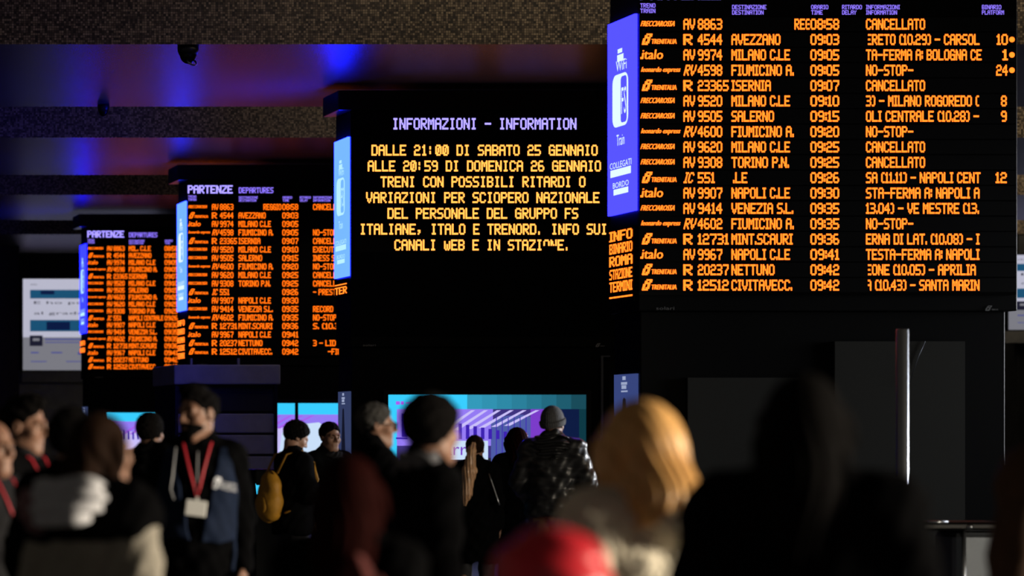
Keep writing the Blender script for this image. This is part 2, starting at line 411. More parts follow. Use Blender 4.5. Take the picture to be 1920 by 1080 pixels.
def side_screen(root, base, white, orange_rows):
    zt, zb = 5.446, 3.619
    p = MB().box(-0.028, -0.001, 0.02, TD - 0.02, zb, zt).build('side_screen', base, root)
    def sy(py): return bz(py)
    g = MB()
    srect(g, .45, .62, sy(88), sy(80)); srect(g, .40, .64, sy(104), sy(91)); stext(g, 'WiFi', .28, .68, sy(122), sy(102))
    g.build('sign_logo', white, p)
    g = MB(); rrect(g, .22, .82, sy(228), sy(128), .09, -0.0295)
    g.build('sign_badge', white, p)
    g = MB(); rrect(g, .27, .50, sy(222), sy(134), .04, -0.0305); g.build('badge_field', base, p)
    g = MB(); stext(g, 'FS', .29, .47, sy(206), sy(155), -0.0312); g.build('badge_lettering', white, p)
    g = MB(); stext(g, 'Train', .36, .66, sy(264), sy(243)); stext(g, 'COLLEGATI', .10, .92, sy(306), sy(294)); stext(g, 'GRATIS A', .12, .9, sy(320), sy(309)); stext(g, 'BORDO', .2, .8, sy(344), sy(333)); stext(g, 'TRENO', .26, .74, sy(356), sy(347))
    srect(g, .12, .9, sy(322), sy(308), -0.0292); srect(g, .22, .78, sy(357), sy(346), -0.0292)
    g.build('sign_text', white, p)
    for py, t in orange_rows:
        g = MB(); n = 0.1
        led(g, t, 0, 0, 1, 1, put=lambda u, z: side(.93 - .86*u, sy(py + 11) + z * 19 / K, -0.030), fat=1.7)
        row = MB().box(-0.028, -0.001, .04, TD-.04, sy(py + 13), sy(py - 12)).build('side_row', M['black'], root)
        g.build('side_text', M['led_orange'], row)

def lcd(root, u0, u1, z0, z1, dim, mullion=None):
    """the video screen in the foot of a totem: a picture of a station hall under a cyan sky"""
    y = -0.01
    def q(mb, a0, a1, b0, b1, dy):
        x0, x1 = u0 + a0*(u1-u0), u0 + a1*(u1-u0); c0, c1 = z1 - b1*(z1-z0), z1 - b0*(z1-z0)
        mb.add([(x0, y-dy, c0), (x1, y-dy, c0), (x1, y-dy, c1), (x0, y-dy, c1)], [(0, 1, 2, 3)]); return mb
    def poly(mb, pts, dy):
        mb.add([(u0 + a*(u1-u0), y-dy, z1 - b*(z1-z0)) for a, b in pts], [tuple(range(len(pts)))]); return mb
    fr = MB()
    fr.box(u0-.06, u0, y-.02, 0.04, z0-.06, z1+.06); fr.box(u1, u1+.06, y-.02, 0.04, z0-.06, z1+.06)
    fr.box(u0, u1, y-.02, 0.04, z1, z1+.06); fr.box(u0, u1, y-.02, 0.04, z0-.06, z0)
    fr.build('screen_frame', M['frame'], root)
    s = MB().box(u0, u1, y, 0.04, z0, z1).build('video_screen', M['purple_dim'] if dim else M['lav'], root)
    sky = q(MB(), 0, .60 if dim else 1, 0, .13, .001)
    if not dim: pass
    sky.build('picture_sky', M['cyan'], s)
    if dim:
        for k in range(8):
            m = glow('screen_teal_%d' % k, [x*(1-k/8)+y*k/8 for x, y in zip((.035, .34, .52), (.006, .035, .045))], .95)  # screen's viewing-angle dimming painted in as a fade to dark teal
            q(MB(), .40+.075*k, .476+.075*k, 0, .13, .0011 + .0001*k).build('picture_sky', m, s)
        q(MB(), .0, .045, .10, .62, .0012).build('picture_sky', M['cyan'], s)
        q(MB(), .045, .53, .13, .46, .001).build('picture_hall', M['lav'], s)
        poly(MB(), [(.52, .42), (.52, .23), (.60, .19), (.68, .18), (.72, .20), (.72, .62), (.52, .62)], .0013).build('picture_vault', M['slate'], s)
        q(MB(), .72, .8, .13, .6, .001).build('picture_wall', M['grape'], s)
        q(MB(), .795, .85, .0, .6, .0013).build('picture_pillar', M['purple_dim'], s)
        q(MB(), .85, .985, .13, 1, .001).build('picture_dim_side', M['navy'], s); q(MB(), .965, 1, 0, 1, .0014).build('picture_edge', M['teal'], s)  # dark navy and teal paint the same viewing-angle dimming on the right
        q(MB(), .2, .53, .57, 1, .001).build('picture_floor', M['dusk'], s)
        for rr in ((.2, .46, .66, .70), (.53, .58, .72, .8)): q(MB(), *rr, .002).build('picture_bench', M['indigo'], s)
    else:
        q(MB(), 0, .55, .28, .6, .001).build('picture_hall', M['lav_pale'], s)
        poly(MB(), [(.40, .6), (.42, .34), (.55, .24), (.66, .22), (.72, .3), (.74, .6)], .0013).build('picture_vault', M['ice'], s)
        poly(MB(), [(.70, .44), (.78, .22), (.86, .12), (.86, .44)], .0012).build('picture_wall', M['magenta'], s)
        q(MB(), .3, 1, .72, .74, .002).build('picture_bench_pattern', M['indigo'], s)
    st = MB()
    for k in range(6):
        x = .26 + k*.065 if dim else .1 + k*.07
        poly(st, [(x, .33-k*.01), (x+.16, .14), (x+.18, .14), (x+.03, .33-k*.01)], .0022)
    st.build('picture_roof_pattern', M['magenta'] if not dim else M['lav_pale'], s)
    def pane(*r): q(MB(), *r, .0024).build('picture_window', M['indigo'], s)
    for k in range(7): pane((.355 if dim else .12) + k*.038, (.373 if dim else .134) + k*.038, .26+.012*k, .40)
    if dim:
        pane(.07, .10, .17, .38); pane(.04, .1, .385, .40)
        for k in range(6): pane(.545 + k*.03, .549 + k*.03, .2, .60)
    if dim:
        cd = q(MB(), .25, .505, .415, .585, .003).build('picture_card', M['ice'], s)
        t = MB(); letter(t, 'arrivi', u0+.285*(u1-u0), u0+.475*(u1-u0), z1-.545*(z1-z0), z1-.44*(z1-z0), lambda u, z: (u, y-.004, z)); t.build('card_lettering', M['grape'], s)
        t = MB(); q(t, .04, .06, .06, .09, .004); q(t, .065, .08, .06, .09, .004); q(t, .09, .12, .07, .08, .004); t.build('picture_logo', M['magenta'], s)
    else:
        q(MB(), .62, .70, .58, .585, .003).build('card_lettering', M['indigo'], s)
    if mullion: MB().box(mullion, mullion+.05, y-.03, 0.0, z0, z1).build('screen_divider', M['black'], root)

def totem(name, label, px, d, kind):
    r = thing(name, label, 'departure board' if kind != 'info' else 'information board', (X(px, d), d, 0), 0, 'display totems along the concourse')
    zb, zt = bz(583), 6.05
    MB().bevbox(0, TW, 0, TD, zb, zt - .26, .012).build('cabinet', M['black'], r)
    MB().bevbox(-.17, TW + .17, -.03, TD + .02, zt - .26, zt, .015).build('canopy', M['canopy'], r)
    scr = MB().box(.0, TW - .02, -.018, .0, bz(553), zt - .30).build('display_screen', M['black_gloss'], r)
    mk = MB(); letter(mk, 'solari', bu(1230), bu(1264), bz(581), bz(575), lambda u, z: front(u, z, -.004)); mk.build('maker_logo', M['grey_mark'], r)
    mk = MB(); fs_mark(mk, bu(1847), bu(1857), bz(583), bz(573), lambda u, z: front(u, z, -.004), .3); letter(mk, 'FERROVIE', bu(1859), bu(1871), bz(582), bz(579), lambda u, z: front(u, z, -.004)); mk.build('railway_logo', M['grey_mark'], r)
    # foot
    MB().bevbox(.03, TW - .1, .03, TD - .03, .12, zb, .01).build('pedestal', M['black'], r)
    MB().box(.0, TW - .06, .0, TD, 0, .12).build('plinth', M['steel_dull'], r)
    # backlit poster on the side of the foot
    ps = MB().box(.004, .03, .08, TD - .10, .95, bz(700)).build('side_poster', M['poster_blue'] if kind in ('near',) else M['poster_dim'], r)
    def pr(mb, a0, a1, z0, z1):
        mb.add([(.002, .08+(TD-.18)*a1, z0), (.002, .08+(TD-.18)*a0, z0), (.002, .08+(TD-.18)*a0, z1), (.002, .08+(TD-.18)*a1, z1)], [(0, 1, 2, 3)])
    g = MB(); pr(g, .38, .66, bz(720), bz(715)); pr(g, .42, .64, bz(728), bz(721)); pr(g, .36, .66, bz(734), bz(731)); pr(g, .45, .6, bz(711), bz(704)); g.build('poster_text', M['poster_white'], ps)
    g = MB(); v = [(.001, .08+(TD-.18)*a, z) for a, z in ((.75, 1.0), (.25, 1.0), (.44, bz(748)), (.52, bz(744)), (.58, bz(748)))]; g.add(v, [(0, 1, 2, 3, 4)]); g.build('poster_figure', M['poster_dark'], ps)
    if kind == 'near':
        header(r); departure_rows(r, 'near')
        side_screen(r, M['panel_blue'], M['panel_white'], [(434, 'INFO'), (458, 'BINARIO'), (482, 'ROMA'), (507, 'STAZIONE'), (531, 'TERMINI'), (551, '------')])
        # two unlit display cases with glass in the foot
        for a, b, t in ((1290, 1500, 708), (1566, 1810, 640)):
            e = MB().box(bu(a), bu(b), .005, .028, .5, bz(t)).build('display_case', M['case'], r)
        f = MB(); f.tube([(bu(1735), -.002, bz(640)), (bu(1722), -.002, bz(668)), (bu(1704), -.002, bz(722))], .0028, 6); f.build('glass_reflection', M['steel_dull'], r)  # diagonal line reflected in the glass, modelled as a thin tube
    elif kind == 'info':
        row = MB().box(.06, TW-.1, -.0215, -.0185, CAMZ+(HY-248)/142.8, CAMZ+(HY-217)/142.8).build('title_row', M['black'], r)
        for n, word in ((0, 'INFORMAZIONI'), (13, '-'), (15, 'INFORMATION')):
            t = MB(); led(t, word, (735-657 + n*13.33)/142.8, CAMZ+(HY-243)/142.8, 21/142.8, mono=13.33/142.8, put=front, fat=1.35); t.build('title_word', M['led_violet_bright'], row)
        for k, (s, x0) in enumerate((('DALLE 21:00 DI SABATO 25 GENNAIO', 696), ('ALLE 20:59 DI DOMENICA 26 GENNAIO', 689), ('TRENI CON POSSIBILI RITARDI O', 713), ('VARIAZIONI PER SCIOPERO NAZIONALE', 686), ('DEL PERSONALE DEL GRUPPO FS', 726), ('ITALIANE, ITALO E TRENORD. INFO SUI', 674), ('CANALI WEB E IN STAZIONE.', 739))):
            cut = None
            if k == 6: cut = lambda c, rr: (c >= 20.7 and c < 23 and rr < 3) or (c >= 7 and c < 7.9 and rr > 5)
            row = MB().box(.06, TW-.1, -.0215, -.0185, CAMZ+(HY-(296+29.6*k))/142.8, CAMZ+(HY-(268+29.6*k))/142.8).build('message_row', M['black'], r)
            n = 0
            for word in s.split(' '):
                t = MB(); led(t, word, (x0-657 + n*13.29)/142.8, CAMZ+(HY-(292+29.6*k))/142.8, 20/142.8, mono=13.29/142.8, put=front, fat=1.35, vcut=(lambda c, rr, n=n: cut(c + n, rr)) if cut else None)
                t.build('message_word', M['led_amber'], row); n += len(word) + 1
        side_screen(r, M['panel_sky'], M['panel_pale'], [(412, '------'), (428, 'TER')])
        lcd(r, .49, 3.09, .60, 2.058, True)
        st = MB(); st.box(3.28, 3.31, -.03, .0, .1, 2.57); st.box(3.31, 3.40, -.03, 0, 2.555, 2.57); st.build('edge_trim', M['steel'], r)
    elif kind == 'third':
        header(r); departure_rows(r, 'third')
        side_screen(r, M['panel_sky_far'], M['panel_white'], [(py, t) for py, t in ((434, 'INFO'), (463, 'BINARIO'), (492, 'ROMA'), (519, 'STAZIONE'), (546, 'TERMINI'))])
        lcd(r, .49, 3.09, .60, 2.058, False, mullion=1.80)
    else:
        header(r); departure_rows(r, 'far')
        side_screen(r, M['panel_blue_deep'], M['panel_pale'], [(434, 'INFO'), (463, 'BINARIO')])
        lcd(r, .40, 3.09, .60, 1.98, False)
    return r
D1, D2, D3, D4 = 25.0, 35.36, 45.1, 55.2
totem('departure_board', 'biggest black departure board, its orange rows fully readable from 8863 to 12512', 1197, D1, 'near')
totem('information_board', 'black board with a yellow strike notice headed INFORMAZIONI - INFORMATION', 657, D2, 'info')
totem('departure_board', 'black departure board headed PARTENZE, partly hidden behind the yellow-text notice board', 351, D3, 'third')
totem('departure_board', 'smallest departure board of the row, deep blue side screen, next to a white advertising screen', 163, D4, 'far')

# ------------------------------------------------------------------ the hall
def structure(mb, name, mat): return mb.build(name, mat, None, 'structure')
XL, XR, YR, YF, HC = -8.0, 44.0, -9.0, 69.0, 9.0
structure(MB().box(XL, XR, YR, YF, -.2, 0), 'floor', M['floor'])
structure(MB().box(XL, XR, YR, YF, HC, HC + .2), 'ceiling', M['ceiling'])
structure(MB().box(XL - .3, XL, YR, YF, 0, HC), 'wall_left', M['wall'])
structure(MB().box(XR, XR + .3, YR, YF, 0, HC), 'wall_right', M['wall'])
wl = MB().box(XL, XR, YF, YF + .3, 0, HC); structure(wl, 'wall_back', M['wall_dark'])
structure(MB().box(XL, -1, YR - .3, YR, 0, HC).box(11, XR, YR - .3, YR, 0, HC).box(-1, 11, YR - .3, YR, 3.2, HC), 'wall_front', M['wall'])
dr = MB()
for x in (-1.0, 1.9, 4.9, 7.9, 10.9): dr.box(x, x + .1, YR - .2, YR - .1, 0, 3.2)
dr.box(-1, 11, YR - .2, YR - .1, 3.1, 3.2); dr.box(-1, 11, YR - .2, YR - .1, 2.3, 2.36)
structure(dr, 'door_1', M['frame'])
BH = CAMZ + 4.60
for i, (y0, y1) in enumerate(((21.8, 27.8), (31.78, 37.83), (41.78, 47.8), (51.78, 57.9), (62.0, 68.4))):
    mb = MB().box(XL, XR, y0, y1, BH, HC)
    mb.mi = [0, 0, 0, 0, 0, 0]; mb.mi[0] = 1
    mb.build('trim_%d' % (i + 1), [M['mosaic'], M['soffit']], None, 'structure')
# pillar and wall panels at the far left, pale cladding behind
def stone(mb, name): return structure(mb, name, M['stone_brown'])
stone(MB().box(X(-60, 66), X(36, 66), 66, 67, 0, BH), 'trim_6')
structure(MB().box(X(36, 68.9), X(330, 68.9), 68.9, 69, 0, CAMZ + (HY-695)*68.9/F), 'trim_7', M['shutter'])
structure(MB().box(X(1910, 62.02), X(1910, 62.02)+3, 62.02, 62.9, 0, BH), 'trim_8', M['wall'])

def ad_screen(px0, py_top, d, label, w, h, y_in=.12):
    x0, z1 = X(px0, d), Z(py_top, d)
    r = thing('advertising_screen', label, 'screen', (x0, d, z1 - h))
    MB().box(-.03, w + .03, 0, .12, -.03, h + .03).build('housing', M['frame'], r)
    MB().box(-.03, w + .03, -.012, .12, -.30, -.03).build('bottom_bar', M['shutter'], r)
    p = MB().box(0, w, -.012, 0, h*.36, h).build('bright_field', M['white_scr'], r)
    p2 = MB().box(0, w, -.012, 0, 0, h*.36).build('grey_field', M['grey_scr'], r)
    def q(mb, a0, a1, b0, b1, dy=.016): mb.add([(a0, -dy, h*(1-b1)), (a1, -dy, h*(1-b1)), (a1, -dy, h*(1-b0)), (a0, -dy, h*(1-b0))], [(0, 1, 2, 3)]); return mb
    q(MB(), .18, w-.1, .12, .215).build('banner', M['steelblue'], p); q(MB(), .18, w-.1, .45, .575).build('banner', M['steelblue'], p)
    for rr in ((.6, 1.2, .47, .56), (.45, .8, .13, .17), (1.5, 2.2, .47, .56)): q(MB(), *rr, .018).build('banner_picture', M['navy'], p)
    t = MB(); letter(t, 'E ho perdonato', .28, 2.9, h*.715, h*.755, lambda u, z: (u, -.018, z)); letter(t, 'al grado in che', .28, 2.7, h*.60, h*.64, lambda u, z: (u, -.018, z)); letter(t, 'info', .2, .36, h*.93, h*.95, lambda u, z: (u, -.018, z)); t.build('headline_text', M['ink'], p)
    t = MB(); q(t, .17, .50, .62, .735); t.build('dark_square', M['ink'], p2)
    t = MB(); q(t, .25, .42, .65, .68, .018); t.build('square_logo', M['grey_scr'], p2)
    t = MB(); q(t, .56, w-.2, .655, .67); q(t, .56, w-.4, .69, .70); t.build('small_print', M['ink_blue'], p2)
    t = MB(); q(t, .2, .4, .80, .815); q(t, .72, 1.0, .80, .815); q(t, 1.4, 1.7, .80, .83); q(t, .2, .6, .9, .91); q(t, 1.1, 1.6, .9, .91); t.build('caption_text', M['ink_blue'], p2)
    return r
ad_screen(43, 523, 68.77, 'white advertising screen on the back wall, beside the smallest departure board', 3.4, 2.33)
ad_screen(1891, 478, 61.9, 'white advertising screen peeping out beside the biggest departure board, mostly cut off', 3.2, 1.72)
# ------------------------------------------------------------------ kiosk, bin, ticket machine, cameras
def kiosk():
    d = 41.0; x0, x1 = X(329, d), X(521, d); w = x1 - x0; zt = Z(684, d)
    r = thing('kiosk', 'grey shuttered kiosk behind the guard, below the third departure board', 'kiosk', (x0, d, 0))
    MB().box(0, w, .1, 1.6, 0, zt - .05).build('body', M['shutter_dark'], r)
    MB().bevbox(-.03, w + .03, -.05, 1.65, zt - .30, zt, .02).build('fascia', M['shutter'], r)
    n = 0; z = zt - .42
    while z > .3:
        MB().bevbox(.02, w - .02, .04, .1, z - .29, z, .012).build('shutter_slat', M['shutter'] if n else M['shutter_dark'], r)
        z -= .325; n += 1
    for a in (0, w - .05): MB().box(a, a + .05, .02, .1, 0, zt - .3).build('guide_rail', M['frame'], r)
    for a in (.22, w - .62): MB().box(a, a + .03, -.045, .0, zt - .02, zt + .1).build('bracket', M['shutter'], r)
kiosk()

def litter_bin():
    d = 20.0; xp = X(1692, d)
    p = thing('steel_post', 'tall polished steel post standing beside the litter bin and its black lid', 'post', (xp, d, 0))
    MB().lathe([(0, 0), (.16, 0), (.16, .012), (.05, .02), (.043, .03), (.043, Z(617, d) - .004), (.039, Z(617, d)), (0, Z(617, d))], n=40).build('shaft', M['steel'], p)
    zl = Z(986, d); xb = X(1819, d)
    b = thing('litter_bin', 'steel litter bin with a wide flat black lid beside a tall steel post', 'bin', (xb, d, 0))
    mb = MB().bevbox(-.195, .195, -.17, .17, .03, zl - .03, .05); mb.build('body', M['steel_dull'], b)
    MB().bevbox(-.16, .16, -.15, .15, 0, .04, .01).build('base', M['black'], b)
    for xx, rr in ((-.13, .016), (.18, .012)): MB().tube([(xx, -.168, .05), (xx, -.168, zl - .035)], rr, 8).build('corner_rail', M['steel'], b)
    MB().bevbox(-.45, .20, -.2, .2, zl - .03, zl + .035, .02).build('lid', M['black_gloss'], b)
    c = MB(); c.ball((-.10, -.2, zl + .0), (.028, .02, .016)); c.build('lock', M['steel'], b)
    c = MB(); c.tube([(-.40, -.19, zl + .035), (-.26, -.19, zl + .035)], .012, 8); c.build('hinge', M['steel'], b)
    c = MB(); c.tube([(.20, -.1, zl - .03), (.34, -.1, zl - .032)], .006, 6); c.build('latch_arm', M['steel_dull'], b)
litter_bin()

def machine():
    d = 25.0; x0 = X(477, d); zt = Z(880, d)
    r = thing('ticket_machine', 'low ticket machine with a lilac and cyan screen beside the yellow backpack', 'ticket machine', (x0, d, 0))
    MB().bevbox(0, .3, 0, .4, 0, zt, .02).build('cabinet', M['black'], r)
    s = MB(); s.add([(.02, -.02, zt-.23), (.25, -.02, zt-.23), (.22, .03, zt-.02), (.0, .03, zt-.02), (.02, .01, zt-.23), (.25, .01, zt-.23), (.22, .05, zt-.02), (.0, .05, zt-.02)], [(0,1,2,3), (4,7,6,5), (0,4,5,1), (1,5,6,2), (2,6,7,3), (3,7,4,0)])
    sc = s.build('touch_screen', M['cyan'], r)
    t = MB(); t.add([(.012, .004, zt-.13), (.236, .004, zt-.13), (.22, .029, zt-.02), (.0, .029, zt-.02)], [(0,1,2,3)]); t.build('screen_picture', M['lav'], sc)
machine()

def dome(px, py, d, label, rr, lens):
    r = thing('security_camera', label, 'camera', (X(px, d), d, BH))
    MB().lathe([(0, 0), (rr, 0), (rr, -.05), (rr*.86, -.10), (0, -.10)], n=28).build('mount', M['frame'], r)
    prof = [(rr*.8*math.cos(a*math.pi/16), -.09 - rr*.95*math.sin(a*math.pi/16)) for a in range(9)]
    MB().lathe(prof, n=28).build('dome', M['black_gloss'], r)
    if lens:
        MB().lathe([(rr*.5, -.0), (rr*.56, -.012), (rr*.5, -.024)], n=24).build('lens_ring', M['steel'], r).matrix_local = Matrix.Translation((rr*.28, -rr*.42, -.09 - rr*.72)) @ Euler((.7, .5, 0)).to_matrix().to_4x4()
dome(353, 83, 31.95, 'dark dome camera with a shiny lens on the uppermost beam edge', .125, True)
dome(194, 200, 37.6, 'small plain dark dome camera hanging before the second mosaic beam', .082, False)

# ------------------------------------------------------------------ figure building: signed distances meshed with surface nets
f4 = np.float32
def smin(a, b, k):
    h = np.clip(.5 + .5*(b-a)/k, 0, 1); return b + (a-b)*h - k*h*(1-h)
def smax(a, b, k): return -smin(-a, -b, k)

def cap(a, b, ra, rb, k=.02, op='u', ys=1.0):
    a = np.array(a, f4); b = np.array(b, f4); R = max(ra, rb)
    return dict(t='c', a=a, b=b, ra=ra, rb=rb, k=k, op=op, ys=ys, lo=np.minimum(a, b) - R/ys*1.0 - .09, hi=np.maximum(a, b) + R/ys + .09)
def ell(c, r, k=.02, op='u', R=None):
    c = np.array(c, f4); r = np.array(r, f4); m = r.max() if R is not None else r
    return dict(t='e', c=c, r=r, k=k, op=op, R=R, lo=c - m - .09, hi=c + m + .09)

def ev(P, prims, default=.3):
    d = np.full(len(P), default, f4)
    for q in prims:
        m = np.nonzero(((P > q['lo']) & (P < q['hi'])).all(1))[0]
        if not len(m): continue
        p = P[m]
        if q['t'] == 'c':
            a, b = q['a'], q['b']
            if q['ys'] != 1.0:
                sc = np.array((1, q['ys'], 1), f4); pa = (p - a)*sc; ba = (b - a)*sc
            else: pa = p - a; ba = b - a
            t = np.clip((pa @ ba) / max(float(ba @ ba), 1e-9), 0, 1)
            e = np.linalg.norm(pa - t[:, None]*ba, axis=1) - (q['ra'] + t*(q['rb'] - q['ra']))
            if q['ys'] > 1: e = e/ (q['ys']*.7+.3)
        else:
            v = p - q['c']
            if q['R'] is not None: v = v @ q['R']
            k0 = np.linalg.norm(v/q['r'], axis=1); k1 = np.linalg.norm(v/(q['r']**2), axis=1)
            e = k0*(k0-1)/np.maximum(k1, 1e-6)
        if q['op'] == 'u': d[m] = smin(d[m], e, q['k'])
        else: d[m] = smax(d[m], -e, q['k'])
    return d

def nets(name, fn, lo, hi, h, mat, parent):
    lo = np.array(lo, f4); B = 8
    nb = np.maximum(1, np.ceil((np.array(hi) - lo)/(h*B)).astype(int)); n = nb*B
    ax = [lo[i] + (np.arange(nb[i]) + .5)*B*h for i in range(3)]
    G = np.stack(np.meshgrid(*ax, indexing='ij'), -1).reshape(-1, 3).astype(f4)
    cd = fn(G)
    V = np.repeat(np.repeat(np.repeat(cd.reshape(nb), B, 0), B, 1), B, 2).astype(f4)
    act = np.nonzero(np.abs(cd) < B*h*.87*1.35 + .015)[0]
    bi = np.stack(np.unravel_index(act, nb), -1)
    off = np.stack(np.meshgrid(*[np.arange(B)]*3, indexing='ij'), -1).reshape(-1, 3)
    for s in range(0, len(bi), 1500):
        I = (bi[s:s+1500, None, :]*B + off[None]).reshape(-1, 3)
        V[I[:, 0], I[:, 1], I[:, 2]] = fn((lo + (I + .5)*h).astype(f4))
    V[0] = V[-1] = .3; V[:, 0] = V[:, -1] = .3; V[:, :, 0] = V[:, :, -1] = .3
    neg = V < 0
    cs = sum(neg[i:n[0]-1+i, j:n[1]-1+j, k:n[2]-1+k].astype(np.int8) for i in (0, 1) for j in (0, 1) for k in (0, 1))
    cells = np.argwhere((cs > 0) & (cs < 8))
    vid = np.full(cs.shape, -1, np.int32); vid[tuple(cells.T)] = np.arange(len(cells))
    acc = np.zeros((len(cells), 3), f4); cnt = np.zeros(len(cells), f4)
    cor = [(i, j, k) for i in (0, 1) for j in (0, 1) for k in (0, 1)]
    for a in cor:
        for b in cor:
            if sum(b) - sum(a) == 1 and all(y >= x for x, y in zip(a, b)):
                va = V[tuple((cells + a).T)]; vb = V[tuple((cells + b).T)]
                m = (va < 0) != (vb < 0); t = np.where(m, va/np.where(m, va - vb, 1), 0)
                pt = np.array(a, f4) + t[:, None]*(np.array(b, f4) - np.array(a, f4))
                acc[m] += pt[m]; cnt[m] += 1
    co = lo + (cells + .5 + acc/np.maximum(cnt, 1)[:, None])*h
    quads = []
    for axis in range(3):
        sl0 = [slice(None)]*3; sl1 = [slice(None)]*3; sl0[axis] = slice(0, -1); sl1[axis] = slice(1, None)
        A = neg[tuple(sl0)]; Bn = neg[tuple(sl1)]
        E = np.argwhere(A != Bn); o1, o2 = [(1, 2), (2, 0), (0, 1)][axis]
        E = E[(E[:, o1] > 0) & (E[:, o2] > 0) & (E[:, o1] < n[o1]-1) & (E[:, o2] < n[o2]-1)]
        if not len(E): continue
        sgn = A[tuple(E.T)]
        def c(d1, d2):
            q = E.copy(); q[:, o1] -= d1; q[:, o2] -= d2; return vid[tuple(q.T)]
        Q = np.stack([c(1, 1), c(0, 1), c(0, 0), c(1, 0)], 1)
        Q[~sgn] = Q[~sgn][:, ::-1]; quads.append(Q)
    Q = np.concatenate(quads); Q = Q[(Q >= 0).all(1)]
    me = bpy.data.meshes.new(name)
    me.vertices.add(len(co)); me.vertices.foreach_set('co', co.astype(f4).ravel())
    me.loops.add(Q.size); me.loops.foreach_set('vertex_index', Q.astype(np.int32).ravel())
    me.polygons.add(len(Q)); me.polygons.foreach_set('loop_start', np.arange(0, Q.size, 4, dtype=np.int32))
    me.polygons.foreach_set('use_smooth', np.ones(len(Q), bool))
    me.update(calc_edges=True); me.validate()
    me.materials.append(mat)
    o = bpy.data.objects.new(name, me); C.objects.link(o)
    if parent: o.parent = parent
    return o

def rotm(yaw, pitch=0, roll=0):
    return np.array(Euler((pitch, roll, yaw), 'XYZ').to_matrix(), f4)   # world_from_head

HC0 = np.array((0, 0.0, 1.63), f4)    # head centre of the 1.75 m figure, facing +Y

def skin_prims(R, c, wide=1.0, nose=1.0):
    """head and neck; R turns head space into figure space"""
    def T(p): return c + R @ np.array(p, f4)
    P = [ell(T((0, -.014, .035)), (.074, .096, .090), R=R),
         ell(T((0, .028, -.040)), (.061*wide, .066, .084), .035, R=R),
         ell(T((0, .066, -.100)), (.030, .026, .024), .03, R=R),
         cap(T((-.045, .0, -.075)), T((-.02, .06, -.105)), .024, .02, .03), cap(T((.045, .0, -.075)), T((.02, .06, -.105)), .024, .02, .03),
         cap(T((0, .088, .018)), T((0, .112*nose, -.022)), .008, .013, .012),
         ell(T((-.014, .098, -.028)), (.010, .010, .008), .01, R=R), ell(T((.014, .098, -.028)), (.010, .010, .008), .01, R=R),
         cap(T((-.040, .077, .024)), T((-.012, .089, .020)), .012, .011, .015), cap(T((.040, .077, .024)), T((.012, .089, .020)), .012, .011, .015),
         ell(T((-.043, .060, -.022)), (.024, .022, .02), .025, R=R), ell(T((.043, .060, -.022)), (.024, .022, .02), .025, R=R),
         ell(T((-.031, .093, .002)), (.017, .014, .011), .014, 's', R=R), ell(T((.031, .093, .002)), (.017, .014, .011), .014, 's', R=R),
         ell(T((-.031, .077, .002)), (.013, .012, .012), .006, R=R), ell(T((.031, .077, .002)), (.013, .012, .012), .006, R=R),
         cap(T((-.018, .085, -.058)), T((.018, .085, -.058)), .007, .007, .01), cap(T((-.015, .084, -.070)), T((.015, .084, -.070)), .008, .008, .01),
         cap(T((-.02, .0965, -.064)), T((.02, .0965, -.064)), .0035, .0035, .005, 's'),
         ell(T((-.077, -.008, -.004)), (.010, .020, .032), .01, R=R), ell(T((.077, -.008, -.004)), (.010, .020, .032), .01, R=R),
         ell(T((-.085, -.003, -.002)), (.006, .011, .018), .006, 's', R=R), ell(T((.085, -.003, -.002)), (.006, .011, .018), .006, 's', R=R),
         cap(T((0, -.022, -.06)), (0, -.035, 1.44), .052, .060, .03)]
    return P

def hand_prims(wrist, elbow, side, curl):
    w = np.array(wrist, f4); d = w - np.array(elbow, f4); d /= np.linalg.norm(d)
    fw = np.array((0, 1, 0), f4); fw = fw - d*(fw @ d)
    if np.linalg.norm(fw) < .2: fw = np.array((0, 0, 1), f4) - d*d[2]
    fw /= np.linalg.norm(fw); inn = np.cross(d, fw); inn /= np.linalg.norm(inn)
    if inn[0]*side > 0: inn = -inn                        # palm faces the body
    P = [cap(w - d*.02, w + d*.03, .026, .026, .02)]
    for k in range(4):
        base = w + d*.085 + fw*(.030 - .020*k); P.append(cap(w + d*.02 + fw*(.018 - .012*k), base, .015, .0115, .012))
        L = (.070, .080, .074, .058)[k]; p = base; dr = d.copy()
        for s in range(3):
            ang = curl*(s + .6); dr = d*math.cos(ang) + inn*math.sin(ang)
            q = p + dr*L*(.44, .31, .25)[s]; P.append(cap(p, q, .0095 - .0007*s, .0088 - .0007*s, .004)); p = q
    t0 = w + d*.025 + fw*.024; t1 = t0 + d*.032 + fw*.030 + inn*.012; t2 = t1 + d*.030 + fw*.010 + inn*.010
    P += [cap(t0, t1, .015, .0115, .012), cap(t1, t2, .011, .0095, .006)]
    return P

REST = dict(l=((-.225, -.03, 1.15), (-.235, .05, .90)), r=((.225, -.03, 1.15), (.235, .05, .90)))

